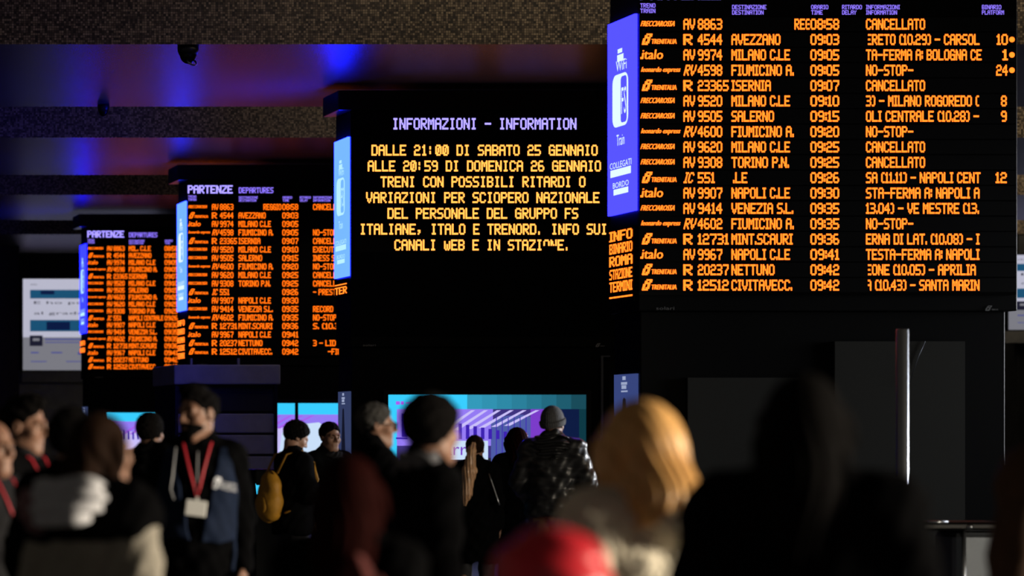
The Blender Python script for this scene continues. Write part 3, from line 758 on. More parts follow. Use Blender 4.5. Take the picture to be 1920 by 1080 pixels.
class Fig:
    def __init__(s, name, label, px, d, top, rel, group='people crowding the concourse', head=(0, 0, 0), arms=None, width=1.0, lean=0.0, h=.008, skin='skin', wide=1.0, shift=(0, 0)):
        th = math.atan((px - VX)/F); s.sc = top/1.775; s.w = width; s.h = h; s.lean = lean
        s.root = thing(name, label, 'person', (X(px, d), d, 0), math.radians(rel) - th, group, s.sc)
        yaw, pitch, roll = [math.radians(a) for a in head]
        s.R = rotm(yaw, pitch, roll); s.hc = HC0 + np.array((0, lean, 0), f4); s.hrot = (pitch, roll, yaw)
        arms = arms or REST
        s.arm = {}
        for key, sg in (('l', -1), ('r', 1)):
            e, wv = arms[key]; s.arm[key] = ((sg*.165*width, -.012 + lean*.6, 1.425), (e[0]*width, e[1] + lean*.5, e[2]), (wv[0]*width, wv[1] + lean*.4, wv[2]))
        w = width
        P = [ell((0, 0 + lean*.5, 1.27), (.165*w, .105, .22)), ell((0, .005 + lean*.2, 1.06), (.142*w, .098, .18), .05), ell((0, -.008, .93), (.160*w, .115, .14), .05),
             cap((-.15*w, -.015 + lean*.6, 1.425), (.15*w, -.015 + lean*.6, 1.425), .055, .055, .05), cap((0, -.04 + lean*.8, 1.50), (0, -.02 + lean*.6, 1.36), .062, .08, .05)]
        for key, sg in (('l', -1), ('r', 1)):
            sh, e, wr = s.arm[key]
            P += [cap(sh, e, .052, .040, .03), cap(e, wr, .040, .026, .02)] + hand_prims(wr, e, sg, .35)
            P += [cap((sg*.090*w, -.005, .90), (sg*.10, .012, .50), .085, .054, .03), cap((sg*.10, .012, .50), (sg*.105, -.02, .10), .053, .036, .02),
                  ell((sg*.10, -.028, .34), (.048, .05, .11), .03), cap((sg*.105, -.045, .045), (sg*.118, .12, .03), .036, .024, .03)]
        hp = skin_prims(s.R, s.hc, wide)
        hp[-1] = cap(s.hc + s.R @ np.array((0, -.022, -.06), f4), (0, -.035 + lean*.75, 1.44), .052, .060, .03)
        body = P + hp
        s.prims = body
        fn = lambda Q: ev(Q, body)
        xs = [abs(a[i][0]) for a in s.arm.values() for i in (1, 2)]; m = max(xs + [.3]) + .14
        ylo = min([a[i][1] for a in s.arm.values() for i in (1, 2)] + [-.2]) - .14; yhi = max([a[i][1] for a in s.arm.values() for i in (1, 2)] + [.2]) + .2
        s.box = ((-m, ylo, -.02), (m, yhi, 1.80))
        nets('body', fn, s.box[0], s.box[1], h, M[skin], s.root)

    def hchild(s, o):
        o.location = s.hc.tolist(); o.rotation_euler = Euler(s.hrot, 'XYZ'); return o
    def eyes(s):
        e = MB()
        for x in (-.031, .031): s.hchild(MB().ball((x, .0785, .002), .0118).build('eye', M['eye'], s.root))
    def brows(s, mat):
        for sg in (-1, 1):
            s.hchild(MB().tube([(sg*.012, .0985, .019), (sg*.03, .0945, .026), (sg*.047, .078, .022)], [.0045, .0050, .003], 6).build('eyebrow', M[mat], s.root))
    def hair(s, mat, style='short', vol=0.0, name='hair', h=None, front=.024, extra=(), cut=None):
        def strands(Q, amp, fr):
            x, y, z = Q[:, 0], Q[:, 1], Q[:, 2]
            return amp*1.6*(np.sin(x*61 + 4*np.sin(y*33) + z*20)*np.sin(y*57 + 3*np.sin(z*41)) + np.sin(z*73 + 5*np.sin(x*37) + y*29)*.8) + amp*.5*np.sin(x*190 + 6*np.sin(y*50) + z*120)
        def base(Q, v):
            return ev(Q, [ell((0, -.018, .040), (.082 + v, .104 + v, .094 + v))])
        if style == 'short':
            def fn(Q):
                d = base(Q, vol); d = smax(d, Q[:, 1]*.75 - Q[:, 2]*.66 - .010, .012)
                d = smax(d, -.072 - Q[:, 2] + np.maximum(Q[:, 1], 0)*.6, .01); return d + strands(Q, .0016, 46)
            box = ((-.16, -.2, -.14), (.16, .17, .2))
        elif style == 'quiff':
            def fn(Q):
                d = ev(Q, [ell((0, -.018, .040), (.082 + vol, .104 + vol, .092 + vol)), ell((0, .035, .115), (.062, .062, .035), .03)])
                d = smax(d, Q[:, 1]*.75 - Q[:, 2]*.66 - .008, .012); d = smax(d, -.070 - Q[:, 2] + np.maximum(Q[:, 1], 0)*.6, .01)
                return d + strands(Q, .0025, 40)
            box = ((-.16, -.2, -.14), (.16, .17, .22))
        elif style == 'curly':
            def fn(Q):
                d = base(Q, vol); d = smax(d, Q[:, 1]*.8 - Q[:, 2]*.5 - .022, .012); d = smax(d, -.09 - Q[:, 2], .02)
                return d + .007*np.sin(Q[:, 0]*150)*np.sin(Q[:, 1]*140 + 1)*np.sin(Q[:, 2]*150)
            box = ((-.2, -.22, -.16), (.2, .2, .24))
        elif style == 'long':
            def fn(Q):
                P = [ell((0, -.018, .040), (.086 + vol, .106 + vol, .096 + vol)), cap((0, -.05, -.02), (0, -.085, -.16), .085 + vol, .092 + vol, .05), cap((0, -.085, -.16), (0, -.095, -.33), .090 + vol, .07, .04),
                     cap((-.078, .0, .01), (-.097, -.01, -.22), .034 + vol, .036 + vol, .03), cap((.078, .0, .01), (.097, -.01, -.22), .034 + vol, .036 + vol, .03)] + list(extra)
                d = ev(Q, P); d = smax(d, Q[:, 1]*.8 - Q[:, 2]*.5 - front, .015)
                if cut is not None: d = smax(d, -cut - Q[:, 2] + .012*np.sin(Q[:, 0]*90), .02)
                return d + .0045*np.sin(Q[:, 0]*210 + 4*np.sin(Q[:, 2]*14)) * np.clip((.06 - Q[:, 2])*12, .25, 1)
            box = ((-.22, -.28, -.46), (.22, .2, .22))
        elif style == 'tied':
            def fn(Q):
                d = base(Q, vol); d = smax(d, Q[:, 1]*.75 - Q[:, 2]*.62 - .016, .012); d = smax(d, -.075 - Q[:, 2] + np.maximum(Q[:, 1], 0)*.5, .01)
                return d + strands(Q, .0012, 60)
            box = ((-.16, -.2, -.14), (.16, .17, .2))
        return s.hchild(nets(name, fn, box[0], box[1], h or max(.0045, s.h*.7), M[mat], s.root))

    def torso(s, t):
        w, L = s.w, s.lean
        P = [ell((0, L*.5, 1.26), (.175*w + t, .115 + t, .235 + t*.4), .03), ell((0, .008 + L*.2, 1.05), (.160*w + t, .115 + t, .22), .06), ell((0, -.008, .90), (.178*w + t, .13 + t, .20), .06),
             cap((-.145*w, -.015 + L*.6, 1.425), (.145*w, -.015 + L*.6, 1.425), .062 + t*.7, .062 + t*.7, .05), cap((-.07, -.03 + L*.8, 1.475), (.07, -.03 + L*.8, 1.475), .05 + t*.5, .05 + t*.5, .05)]
        return P
    def sleeves(s, t, cuff=.015):
        P = []
        for key in 'lr':
            sh, e, wr = s.arm[key]; P += [cap(sh, e, .062 + t*.8, .052 + t*.7, .04), cap(e, wr, .052 + t*.7, .038 + t*.5, .025)]
        return P
    def top(s, mat, t=.02, hem=.82, name='jacket', wrinkle=.006, puffer=0.0, collar=.055, fur=0.0, sleeves=True, zmax=None, zmin=None, vneck=0.0, extra=(), h=None):
        P = s.torso(t) + (s.sleeves(t) if sleeves else [])
        L = s.lean
        if collar: P.append(cap((0, -.032 + L*.85, 1.47), (0, -.022 + L*.92, 1.47 + collar), .072 + t*.4, .070 + t*.3, .03))
        if hem < .70:
            P.append(cap((0, -.01, .9), (0, -.01, hem), .20*s.w + t, .235*s.w + t, .05, ys=1.35))
        P += list(extra)
        def fn(Q):
            d = ev(Q, P)
            if collar: d = smax(d, -(np.hypot(Q[:, 0], Q[:, 1] + .02 - L*.95) - .060) - np.maximum(0, 1.475 - Q[:, 2])*8, .008)
            d = smax(d, hem - Q[:, 2] + .012*np.sin(Q[:, 0]*20), .012) if not s_arm_low(s, hem) else hem_cut(s, d, Q, hem)
            if zmax is not None: d = smax(d, Q[:, 2] - zmax(Q), .01)
            if zmin is not None: d = smax(d, zmin(Q) - Q[:, 2], .01)
            if vneck: d = smax(d, -np.where(Q[:, 1] > 0, np.abs(Q[:, 0]) - vneck*np.clip((Q[:, 2] - .9)/.5, 0, 1), 1), .008)
            if wrinkle:
                x, y, z = Q[:, 0], Q[:, 1], Q[:, 2]
                d = d + wrinkle*(np.sin(x*31 + 5*np.sin(z*9) + y*14)*.5 + np.sin(z*38 + 6*np.sin(x*8) + y*20)*.6 + .35*np.sin(x*70 - z*44 + y*50))
            if puffer: d = d - puffer*(np.abs(np.sin((Q[:, 2] + .04*np.abs(Q[:, 0]))*math.pi/.085)) - .6)
            if fur: d = d + fur*(np.sin(Q[:, 0]*160 + 3*np.sin(Q[:, 2]*40))*np.sin(Q[:, 1]*150)*np.sin(Q[:, 2]*140 + 2*np.sin(Q[:, 0]*50)))
            return d
        s.jfn = fn; s.fns = getattr(s, 'fns', []) + [fn]
        return nets(name, fn, s.box[0], s.box[1], h or s.h*1.1, M[mat], s.root)
    def legs(s, mat='trousers', shoe='shoe', top=.98):
        w = s.w; P = [ell((0, -.008, .92), (.172*w, .128, .15), .03)]
        for sg in (-1, 1): P += [cap((sg*.092*w, -.005, .88), (sg*.102, .012, .50), .098, .072, .03), cap((sg*.102, .012, .50), (sg*.106, -.02, .09), .072, .062, .02)]
        def fn(Q):
            d = smax(ev(Q, P), Q[:, 2] - top, .01); d = smax(d, .055 - Q[:, 2], .01)
            return d + .004*np.sin(Q[:, 2]*45 + 4*np.sin(Q[:, 0]*20) + Q[:, 1]*15)
        nets('trousers', fn, (-.34, -.22, .02), (.34, .22, 1.02), .012, M[mat], s.root)
        for sg in (-1, 1):
            q = [cap((sg*.106, -.052, .05), (sg*.112, .03, .045), .044, .045, .03), cap((sg*.112, .03, .045), (sg*.122, .145, .03), .045, .034, .03)]
            nets('shoe', lambda Q: smax(ev(Q, q), .002 - Q[:, 2], .006), (sg*.115 - .09, -.13, -.02), (sg*.115 + .09, .22, .13), .008, M[shoe], s.root)
    def on_jacket(s, x, z, sgn=1, off=.006):
        """point on the jacket's front (or back) surface"""
        ys = np.linspace(.34, -.05, 400).astype(f4)*sgn
        q = np.stack([np.full(400, x, f4), ys, np.full(400, z, f4)], 1); d = np.minimum.reduce([fn(q) for fn in s.fns])
        i = np.nonzero(d < 0)[0]; y = ys[i[0]] if len(i) else .1*sgn
        return (x, float(y) + off*sgn, z)
    def lanyard(s, tip=(0, 1.22), badge=True, nx=.065):
        pts = [(-nx*.8, -.06 + s.lean, 1.525), (-nx*1.25, -.02 + s.lean, 1.53)] + [s.on_jacket(-nx + (tip[0] + nx)*t, 1.49 - (1.49 - tip[1])*t) for t in (.04, .2, .4, .6, .8, 1)]
        pts2 = [s.on_jacket(tip[0] + (nx - tip[0])*t, tip[1] + (1.49 - tip[1])*t) for t in (.2, .4, .6, .8, .96)] + [(nx*1.25, -.02 + s.lean, 1.53), (nx*.8, -.06 + s.lean, 1.525), (0, -.10 + s.lean, 1.53)]
        MB().tube(pts + pts2, .0070, 6).build('lanyard', M['red_strap'], s.root)
        if badge:
            p = s.on_jacket(tip[0], tip[1] - .05, off=.012)
            b = MB().bevbox(-.049, .049, -.004, .004, -.064, .012, .003); o = b.build('badge', M['white_card'], s.root); o.location = (p[0], p[1], tip[1] - .02); o.rotation_euler = (0, math.radians(-7), 0)
            c = MB().box(-.006, .006, -.006, .006, .012, .03).build('badge_clip', M['white_card'], o)

def s_arm_low(s, hem): return True
def hem_cut(s, d, Q, hem):
    """cut the hem off the trunk but leave sleeves that hang lower; the sleeves end at the wrist"""
    cut = hem - Q[:, 2] + .010*np.sin(Q[:, 0]*22)
    sl = np.full(len(Q), 1.0, f4)
    for key in 'lr':
        sh, e, wr = [np.array(v, f4) for v in s.arm[key]]
        ba = wr - e; t = np.clip(((Q - e) @ ba)/float(ba @ ba), -.2, 1.0)
        sl = np.minimum(sl, np.linalg.norm(Q - e - t[:, None]*ba, axis=1) - .075)
    trunk = smax(d, cut, .012)
    return np.minimum(trunk, smax(d, sl, .01))
# ------------------------------------------------------------------ the people
M['skin'] = pbr('skin', (0.24, 0.125, 0.082), 0.5, spec=.35, noise=0.08, nscale=60)
M['skin_pale'] = pbr('skin_pale', (0.32, 0.175, 0.12), 0.5, spec=.35, noise=0.08, nscale=60)
M['eye'] = pbr('eye', (0.05, 0.035, 0.03), 0.15)
M['hair_black'] = pbr('hair_black', (0.0035, 0.003, 0.003), 0.9, spec=.04, noise=0.3, nscale=60)
M['hair_brown'] = pbr('hair_brown', (0.014, 0.006, 0.003), 0.75, spec=.06, noise=0.4, nscale=30, stretch=(3, 3, .3))
M['hair_grey'] = pbr('hair_grey', (0.045, 0.043, 0.042), 0.7, spec=.1, noise=0.4, nscale=60)
M['hair_gold'] = pbr('hair_gold', (0.80, 0.42, 0.14), 0.40, noise=0.32, nscale=28, stretch=(3, 3, .15))
M['hair_ash'] = pbr('hair_ash_blonde', (0.62, 0.36, 0.20), 0.34, noise=0.55, nscale=40, stretch=(4, 4, .2))
M['hair_red'] = pbr('hair_red', (0.22, 0.022, 0.018), 0.4, noise=0.4, nscale=40)
M['hair_wine'] = pbr('hair_wine', (0.013, 0.002, 0.0016), 0.8, spec=.02, noise=0.4, nscale=30, stretch=(3, 3, .3))
M['cloth_black'] = pbr('black_cloth', (0.0028, 0.0028, 0.0032), 1.0, spec=.02, noise=0.2, nscale=20)
M['cloth_soft'] = pbr('soft_black_cloth', (0.003, 0.003, 0.003), 1.0, spec=.02)
M['navy_vest'] = pbr('navy_vest', (0.008, 0.0145, 0.036), 0.8, spec=.1, noise=0.15, nscale=20)
M['charcoal'] = pbr('charcoal_cloth', (0.009, 0.009, 0.011), 0.8, spec=.15, noise=0.2, nscale=40)
M['puffer'] = pbr('black_puffer', (0.012, 0.012, 0.013), 0.44, spec=.8, coat=.1)
M['red_puffer'] = pbr('red_puffer', (0.80, 0.028, 0.045), 0.36, noise=0.1, nscale=10)
M['beige_wool'] = pbr('beige_wool', (0.27, 0.245, 0.20), 0.9, noise=0.15, nscale=60, bump=.3)
M['cream_fur'] = pbr('cream_fur', (0.85, 0.76, 0.60), 0.9, noise=0.2, nscale=40, bump=.4)
M['grey_fleece'] = pbr('grey_fleece', (0.50, 0.50, 0.53), 0.95, noise=0.12, nscale=30)
M['grey_collar'] = pbr('grey_collar', (0.13, 0.13, 0.145), 0.95, noise=0.12, nscale=30)
M['rose_knit'] = pbr('rose_knit', (0.55, 0.36, 0.33), 0.9, noise=0.25, nscale=25)
M['pink_fleece'] = pbr('pink_fleece', (0.22, 0.115, 0.125), 0.95, noise=0.2, nscale=20)
M['brown_coat'] = pbr('brown_coat', (0.055, 0.024, 0.010), 0.85, noise=0.2, nscale=20)
M['grey_knit'] = pbr('grey_knit', (0.085, 0.085, 0.09), 0.9, noise=0.2, nscale=60, bump=.3)
M['mustard'] = pbr('mustard_canvas', (0.42, 0.20, 0.012), 0.65, noise=0.15, nscale=15, bump=.2, bscale=40)
M['red_strap'] = pbr('red_strap', (0.50, 0.018, 0.035), 0.5)
M['white_card'] = pbr('white_card', (0.93, 0.93, 0.90), 0.35)
M['white_print'] = pbr('white_print', (0.62, 0.64, 0.70), 0.5)
M['grey_cord'] = pbr('grey_cord', (0.32, 0.32, 0.34), 0.5)
M['trousers'] = pbr('dark_trousers', (0.012, 0.012, 0.015), 0.8, noise=0.2, nscale=20)
M['tan_trousers'] = pbr('tan_trousers', (0.10, 0.062, 0.035), 0.8, noise=0.2, nscale=20)
M['shoe'] = pbr('dark_shoe', (0.012, 0.011, 0.011), 0.4)
M['scarf_wine'] = pbr('wine_scarf', (0.09, 0.010, 0.008), 0.9, noise=0.3, nscale=25)
M['fringe'] = pbr('pale_fringe', (0.34, 0.22, 0.15), 0.9, noise=0.3, nscale=40)

def T(yt, d): return CAMZ + (HY - yt)*d/F

def ring_scarf(f, mat, r=.105, th=.045, z=1.455, drop=.03, name='scarf', bulk=(), h=.009, ridge=.006, yc=-.01, tilt=0.0):
    P = []
    for k in range(12):
        a, b = 2*math.pi*k/12, 2*math.pi*(k+1)/12
        p = lambda t: (r*math.cos(t), yc + f.lean*.85 + r*.9*math.sin(t), z - drop*max(0, math.sin(t)) + tilt*math.cos(t))
        P.append(cap(p(a), p(b), th, th, .03))
    P += list(bulk)
    fn = lambda Q: ev(Q, P) + ridge*np.sin(Q[:, 2]*130 + 5*np.sin(np.arctan2(Q[:, 1], Q[:, 0])*2) + Q[:, 0]*40)
    return nets(name, fn, (-.36, -.36, .95), (.36, .36, 1.80), h, M[mat], f.root)

# bald man and dark-haired man at the left edge
f = Fig('person', 'bald man with a red lanyard, largely cut off at the edge of the photo', -12, 11.2, T(781, 11.2), -128, h=.006, skin='skin', head=(-6, -2, 0))
f.eyes(); f.brows('hair_brown'); f.top('charcoal', .02, collar=.05); f.legs(); f.lanyard((.02, 1.24))
f = Fig('person', 'dark-haired man in black with a red strap, behind the bald man', 46, 11.9, T(740, 11.9), -122, h=.006, head=(10, -6, 0), wide=1.08)
f.eyes(); f.brows('hair_black'); f.hair('hair_black', 'quiff'); f.top('cloth_black', .025); f.legs(); f.lanyard((0, 1.22), badge=False)
ring_scarf(f, 'charcoal', .062, .022, 1.51, .01, 'collar', h=.007, ridge=.002)

# dark head behind the hooded woman
f = Fig('person', 'person with black hair and black coat, just behind the grey-hooded woman', 138, 10.2, T(762, 10.2), -30, h=.009)
f.hair('hair_black', 'short', .012); f.top('cloth_black', .03); f.legs()

# woman with a grey hood in the foreground
f = Fig('person', 'brown-haired woman with a folded grey hood and a beige jacket with black shoulders', 160, 8.4, T(768, 8.4), -36, h=.008, head=(-16, -4, -4), width=.94, skin='skin_pale', lean=.10)
f.hair('hair_brown', 'long', .000, front=.040, cut=.115)
f.top('beige_wool', .035, hem=.80, fur=.004)
f.top('cloth_black', .050, hem=1.17, name='yoke', zmin=lambda Q: 1.345 + .05*Q[:, 0] + .02*np.sin(Q[:, 1]*20))
ring_scarf(f, 'grey_fleece', .088, .042, 1.485, .02, 'hood', bulk=(cap((-.08, -.10, 1.48), (.08, -.10, 1.48), .065, .065, .06), cap((-.06, -.15, 1.42), (.06, -.15, 1.42), .045, .045, .05)), ridge=.008)
ring_scarf(f, 'pink_fleece', .05, .035, 1.44, .0, 'hood_lining', bulk=(cap((-.13, -.12, 1.45), (-.15, -.05, 1.39), .06, .05, .05),))

# guard
GA = dict(l=((-.212, -.05, 1.14), (-.225, .03, .90)), r=((.22, -.05, 1.14), (.235, .05, .90)))
f = Fig('person', 'bearded guard in a navy vest with red lanyard and white badge, head turned', 371, 13.1, T(721, 13.1), 176, h=.006, head=(-40, -3, 2), arms=GA, width=.96)
f.eyes(); f.brows('hair_black'); f.hair('hair_black', 'quiff', h=.005)
def beard(Q):
    P = [ell((0, .030, -.042), (.066, .071, .090), .03), ell((0, .068, -.102), (.036, .032, .034), .03)]
    d = ev(Q, P); d = smax(d, Q[:, 2] + .040 + np.maximum(0, .075 - Q[:, 1])*.35 - np.maximum(0, .02 - Q[:, 1])*1.6, .008); d = smax(d, -.02 - Q[:, 1], .01)
    mouth = ev(Q, [ell((0, .10, -.063), (.021, .03, .009))]); d = smax(d, -mouth, .005)
    return d + .002*np.sin(Q[:, 0]*260)*np.sin(Q[:, 2]*230)
f.hchild(nets('beard', beard, (-.12, -.08, -.18), (.12, .16, .04), .0045, M['hair_black'], f.root))
f.top('cloth_black', .018, collar=.075)
f.top('navy_vest', .034, hem=1.02, name='vest', sleeves=False, collar=0, wrinkle=.004, vneck=.10, zmax=lambda Q: 1.475 - .0*Q[:, 0])
vest = f.jfn
f.legs(); f.lanyard((-.005, 1.225))
def on(fig, x, z, off=.006): return fig.on_jacket(x, z, 1, off)
lg = MB()
def vput(u, z): return on(f, u, z, .006)
# the vest's left breast: the figure faces the camera, so its left is -x and text runs from +x to -x as seen
def breast(u, z): return on(f, -.075 - u, 1.305 + z - u*.22, .007)
fs_mark(lg, 0, .032, -.028, .030, breast, .22); letter(lg, 'SECURITY', .036, .112, -.004, .014, breast); letter(lg, 'PROTEZIONE', .036, .112, -.024, -.008, breast)
lg.build('vest_logo', M['white_print'], f.root)
cd = MB().tube([on(f, x, z, .012) for x, z in ((.10, 1.47), (.105, 1.40), (.11, 1.33), (.12, 1.27), (.105, 1.22))], .0045, 6); cd.build('cord', M['grey_cord'], f.root)
z_ = MB().tube([on(f, -.006, 1.45 - .03*k, .003) for k in range(8)], .003, 6); z_.build('zip', M['grey_cord'], f.root)

# silhouettes before the far screens
f = Fig('person', 'person in black with tousled dark hair, in front of the smallest board\'s lilac screen', 282, 17, T(771, 17), -20, h=.009)
f.hair('hair_black', 'curly', .008); f.top('cloth_black', .03); f.legs(); ring_scarf(f, 'cloth_soft', .09, .05, 1.47, .0, 'scarf')
BA = dict(l=((-.21, .03, 1.15), (-.12, .24, 1.22)), r=((.21, .03, 1.15), (.10, .25, 1.24)))
f = Fig('person', 'dark-haired person wearing a mustard yellow backpack, head bowed', 549, 21, T(788, 21), -64, h=.008, head=(-6, -30, 0), arms=BA, lean=.03, skin='skin_pale')
f.hair('hair_black', 'curly', .012); f.eyes(); f.top('cloth_black', .03); f.legs()
def pack(Q):
    d = ev(Q, [ell((0, -.205, 1.15), (.14, .085, .20)), ell((0, -.215, 1.05), (.14, .09, .13), .05)])
    return d + .005*np.sin(Q[:, 2]*40 + 5*np.sin(Q[:, 0]*15))
b = nets('backpack', pack, (-.22, -.42, .82), (.22, -.08, 1.46), .009, M['mustard'], f.root)
nets('pocket', lambda Q: ev(Q, [ell((0, -.285, 1.07), (.095, .035, .09))]), (-.14, -.40, .95), (.14, -.25, 1.22), .007, M['mustard'], b)
for sg in (-1, 1): MB().tube([(sg*.10, -.19, 1.33), (sg*.105, -.11, 1.49), (sg*.11, .03, 1.52), (sg*.115, .135, 1.42), (sg*.125, .155, 1.28), (sg*.15, .09, 1.10), (sg*.14, -.14, 1.0)], .018, 8, flat=.4).build('strap', M['mustard'], b)
f = Fig('person', 'short-haired man in black facing the camera, next to the mustard backpack wearer', 619, 22, T(789, 22), -142, h=.006, head=(-6, -4, 0))
f.eyes(); f.brows('hair_black'); f.hair('hair_black', 'short', .004); f.top('cloth_black', .025); f.legs(); ring_scarf(f, 'charcoal', .075, .035, 1.47, .0, 'collar')

# older man in glasses
f = Fig('person', 'grey-haired man wearing dark glasses, in profile beside the lilac screen', 706, 15.3, T(752, 15.3), -76, h=.006, head=(-6, -2, 0))
f.eyes(); f.hair('hair_grey', 'short', .004); f.top('cloth_black', .025, collar=.075); f.legs(); f.brows('hair_grey')
g = MB()
for sg in (-1, 1):
    g.tube([(sg*.031 + .022*math.cos(a*math.pi/8), .110 - .25*abs(.022*math.cos(a*math.pi/8)+sg*.0)*.4, .002 + .019*math.sin(a*math.pi/8)) for a in range(17)], .0032, 6, cap=False)
    g.tube([(sg*.053, .106, .008), (sg*.074, .07, .010), (sg*.080, .0, .008), (sg*.080, -.02, -.01)], .003, 6)
g.tube([(-.01, .112, .005), (0, .116, .008), (.01, .112, .005)], .003, 6)
f.hchild(g.build('glasses', M['black'], f.root))

# big dark head in the middle foreground
f = Fig('person', 'person in black with thick dark hair and a grey collar, before the lilac screen', 760, 9.7, T(737, 9.7), -66, h=.008, head=(26, -2, 0), width=1.0, lean=.11)
f.hair('hair_black', 'short', .018); f.top('cloth_black', .035); f.legs()
ring_scarf(f, 'grey_collar', .10, .030, 1.47, .05, 'hood', bulk=(cap((.07, -.04, 1.525), (.15, .03, 1.515), .030, .032, .04), cap((.15, .03, 1.515), (.15, .115, 1.44), .032, .026, .04)), tilt=-.02)
# woman with wine-red hair
f = Fig('person', 'short woman in black with long wine-red hair and scarf', 655, 7.0, T(848, 7.0), -14, h=.008, width=.92)
f.hair('hair_wine', 'long', .004, extra=(cap((.07, -.06, -.2), (.13, -.10, -.36), .05, .035, .04),)); f.top('cloth_black', .03, hem=.6); f.legs()
def tail(Q):
    d = ev(Q, [cap((.02, -.12, 1.50), (.09, -.17, 1.34), .035, .060, .03), cap((.09, -.17, 1.34), (.15, -.18, 1.22), .060, .045, .03)])
    return d + .007*np.sin(Q[:, 0]*170 + Q[:, 2]*90)
sc = nets('scarf', tail, (-.15, -.32, 1.0), (.32, .0, 1.62), .007, M['scarf_wine'], f.root)
nets('fringe', lambda Q: ev(Q, [cap((.15, -.185, 1.24), (.19, -.185, 1.175), .030, .014, .03)]) + .004*np.sin(Q[:, 0]*260), (.05, -.28, 1.1), (.28, -.1, 1.3), .006, M['fringe'], sc)

# three people at the notice board
f = Fig('person', 'woman in a black coat seen from behind with a long ash-blonde ponytail', 891, 22.4, T(814, 22.4), -8, h=.007, width=.90, skin='skin_pale')
f.hair('hair_brown', 'tied', .004); f.top('cloth_black', .025, hem=.55, name='coat'); f.legs()
def pony(Q):
    d = ev(Q, [cap((0, -.125, 1.675), (-.01, -.165, 1.62), .026, .034, .03), cap((-.01, -.165, 1.62), (-.03, -.165, 1.42), .040, .064, .03), cap((-.03, -.165, 1.42), (-.06, -.175, 1.20), .064, .050, .03), cap((-.06, -.175, 1.20), (-.07, -.17, 1.10), .050, .014, .03)])
    return d + .0032*np.sin(Q[:, 0]*230 + 2*np.sin(Q[:, 2]*9)) + .0018*np.sin(Q[:, 0]*420)
nets('ponytail', pony, (-.2, -.32, 1.02), (.16, -.04, 1.78), .006, M['hair_ash'], f.root)
ch = MB().tube([(.14 + .02*k, -.10 - .004*k, 1.40 - .06*k) for k in range(6)], .006, 6); ch.build('bag_chain', M['steel'], f.root)
f = Fig('person', 'person in black with reddish curls, between the ponytail and the grey beanie', 968, 23.6, T(800, 23.6), 18, h=.008, width=.92)
f.hair('hair_wine', 'long', .006); f.hchild(nets('curls', lambda Q: ev(Q, [ell((.06, .02, .05), (.05, .06, .055)), ell((.07, -.03, .0), (.04, .05, .05), .03)]) + .008*np.sin(Q[:, 0]*130)*np.sin(Q[:, 1]*120)*np.sin(Q[:, 2]*130), (-.05, -.14, -.12), (.18, .14, .17), .006, M['hair_red'], f.root))
f.top('cloth_black', .03, hem=.6, name='coat'); f.legs()
f = Fig('person', 'man in a grey beanie and shiny black quilted jacket, seen from behind', 1037, 22.4, T(764, 22.4), -12, h=.007, head=(-8, 0, -3), width=1.06, arms=dict(l=((-.25, -.02, 1.15), (-.20, .16, .98)), r=((.26, -.02, 1.14), (.22, .16, .98))))
f.top('puffer', .045, hem=.86, puffer=.007, wrinkle=.007, collar=.06, h=.007)
ring_scarf(f, 'puffer', .085, .04, 1.48, .02, 'hood', bulk=(cap((-.09, -.10, 1.47), (.09, -.10, 1.47), .06, .06, .05), cap((-.05, -.15, 1.40), (.05, -.15, 1.40), .045, .045, .05)), ridge=.016, h=.007)
f.legs('tan_trousers')
def bean(Q):
    d = ev(Q, [ell((0, -.012, .045), (.092, .112, .118))]); d = smax(d, -.035 - Q[:, 2] + .25*(Q[:, 1] + .1), .012)
    br = smax(np.abs(ev(Q, [ell((0, -.012, .035), (.094, .114, .115))]) - .004) - .006, np.abs(Q[:, 2] + .008 - .25*(Q[:, 1] + .1)) - .028, .008)
    a = np.arctan2(Q[:, 0], Q[:, 1]); return smin(d, br, .006) + .0018*np.sin(a*44)
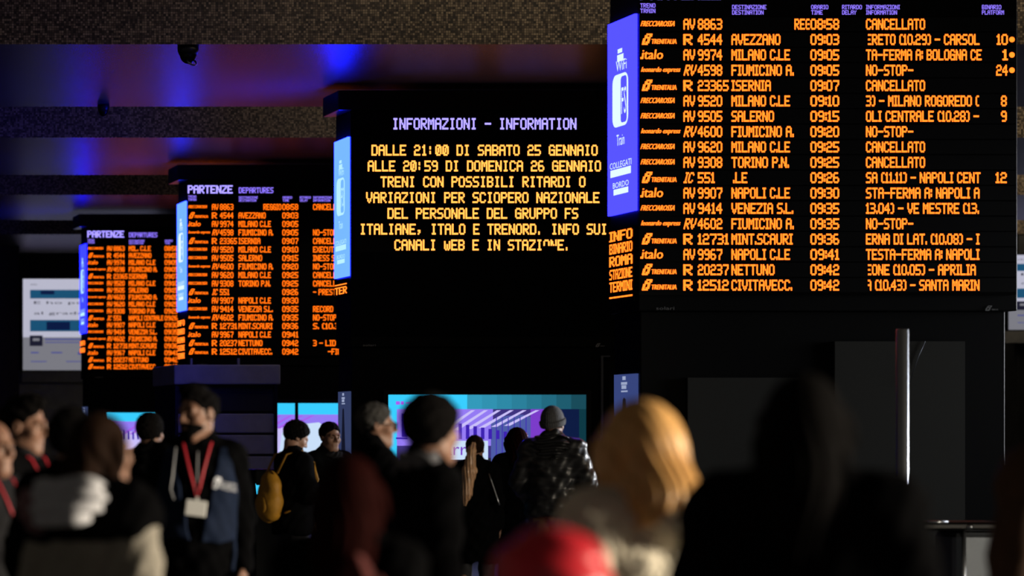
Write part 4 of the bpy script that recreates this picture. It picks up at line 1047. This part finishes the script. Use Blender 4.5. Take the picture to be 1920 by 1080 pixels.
f.hchild(nets('beanie', bean, (-.15, -.17, -.12), (.15, .16, .2), .005, M['grey_knit'], f.root))

# blonde woman in the right foreground
f = Fig('person', 'woman with long golden hair and cream fur coat, brightly lit', 1196, 7.2, T(752, 7.2), 34, h=.008, width=.96, head=(4, -6, 0), skin='skin_pale')
f.hair('hair_gold', 'long', .014, h=.005, front=.070, cut=.225, extra=(cap((-.06, .05, .0), (-.10, .07, -.24), .05, .05, .04), cap((.06, .05, -.02), (.07, .08, -.22), .045, .045, .04)))
f.top('cream_fur', .045, fur=.010, wrinkle=.006, hem=.7, extra=(cap((.02, -.16, 1.43), (.16, -.09, 1.40), .075, .075, .04),))
ring_scarf(f, 'rose_knit', .10, .05, 1.45, .02, 'scarf', bulk=(cap((.10, .10, 1.43), (.02, .16, 1.42), .055, .05, .05),), ridge=.008)
# child-height figure in red
f = Fig('person', 'small person in a red quilted jacket and hood before the golden-haired woman', 1030, 5.1, T(1003, 5.1), 8, h=.010, width=1.2)
f.top('red_puffer', .055, hem=.72, puffer=.020, wrinkle=.006, h=.010, extra=(cap((.13, .0, 1.46), (.20, .0, 1.47), .085, .075, .03),)); f.legs()
def hood(Q):
    d = ev(Q, [ell((0, -.02, .03), (.145, .145, .135)), ell((0, -.04, -.10), (.14, .13, .09), .05)])
    d = smax(d, Q[:, 1]*.9 - .075, .02)
    return d - .012*(np.abs(np.sin(Q[:, 2]*30 + Q[:, 0]*9)) - .6)
f.hchild(nets('hood', hood, (-.22, -.25, -.26), (.22, .2, .24), .008, M['red_puffer'], f.root))

# dark silhouettes at the right
f = Fig('person', 'large dark silhouette seen from behind in front of the unlit glass cases', 1508, 6.3, T(692, 6.3), -6, h=.009, width=1.10)
f.hair('hair_black', 'long', .000, front=.03); f.top('cloth_black', .045, hem=.6, name='coat'); f.legs()
f = Fig('person', 'person in a dark brown coat, mostly cut off at the photo edge beside the bin', 2016, 8.5, 1.76, 40, h=.010, width=1.05)
f.hair('hair_black', 'short'); f.top('brown_coat', .04, hem=.5, name='coat'); f.legs()
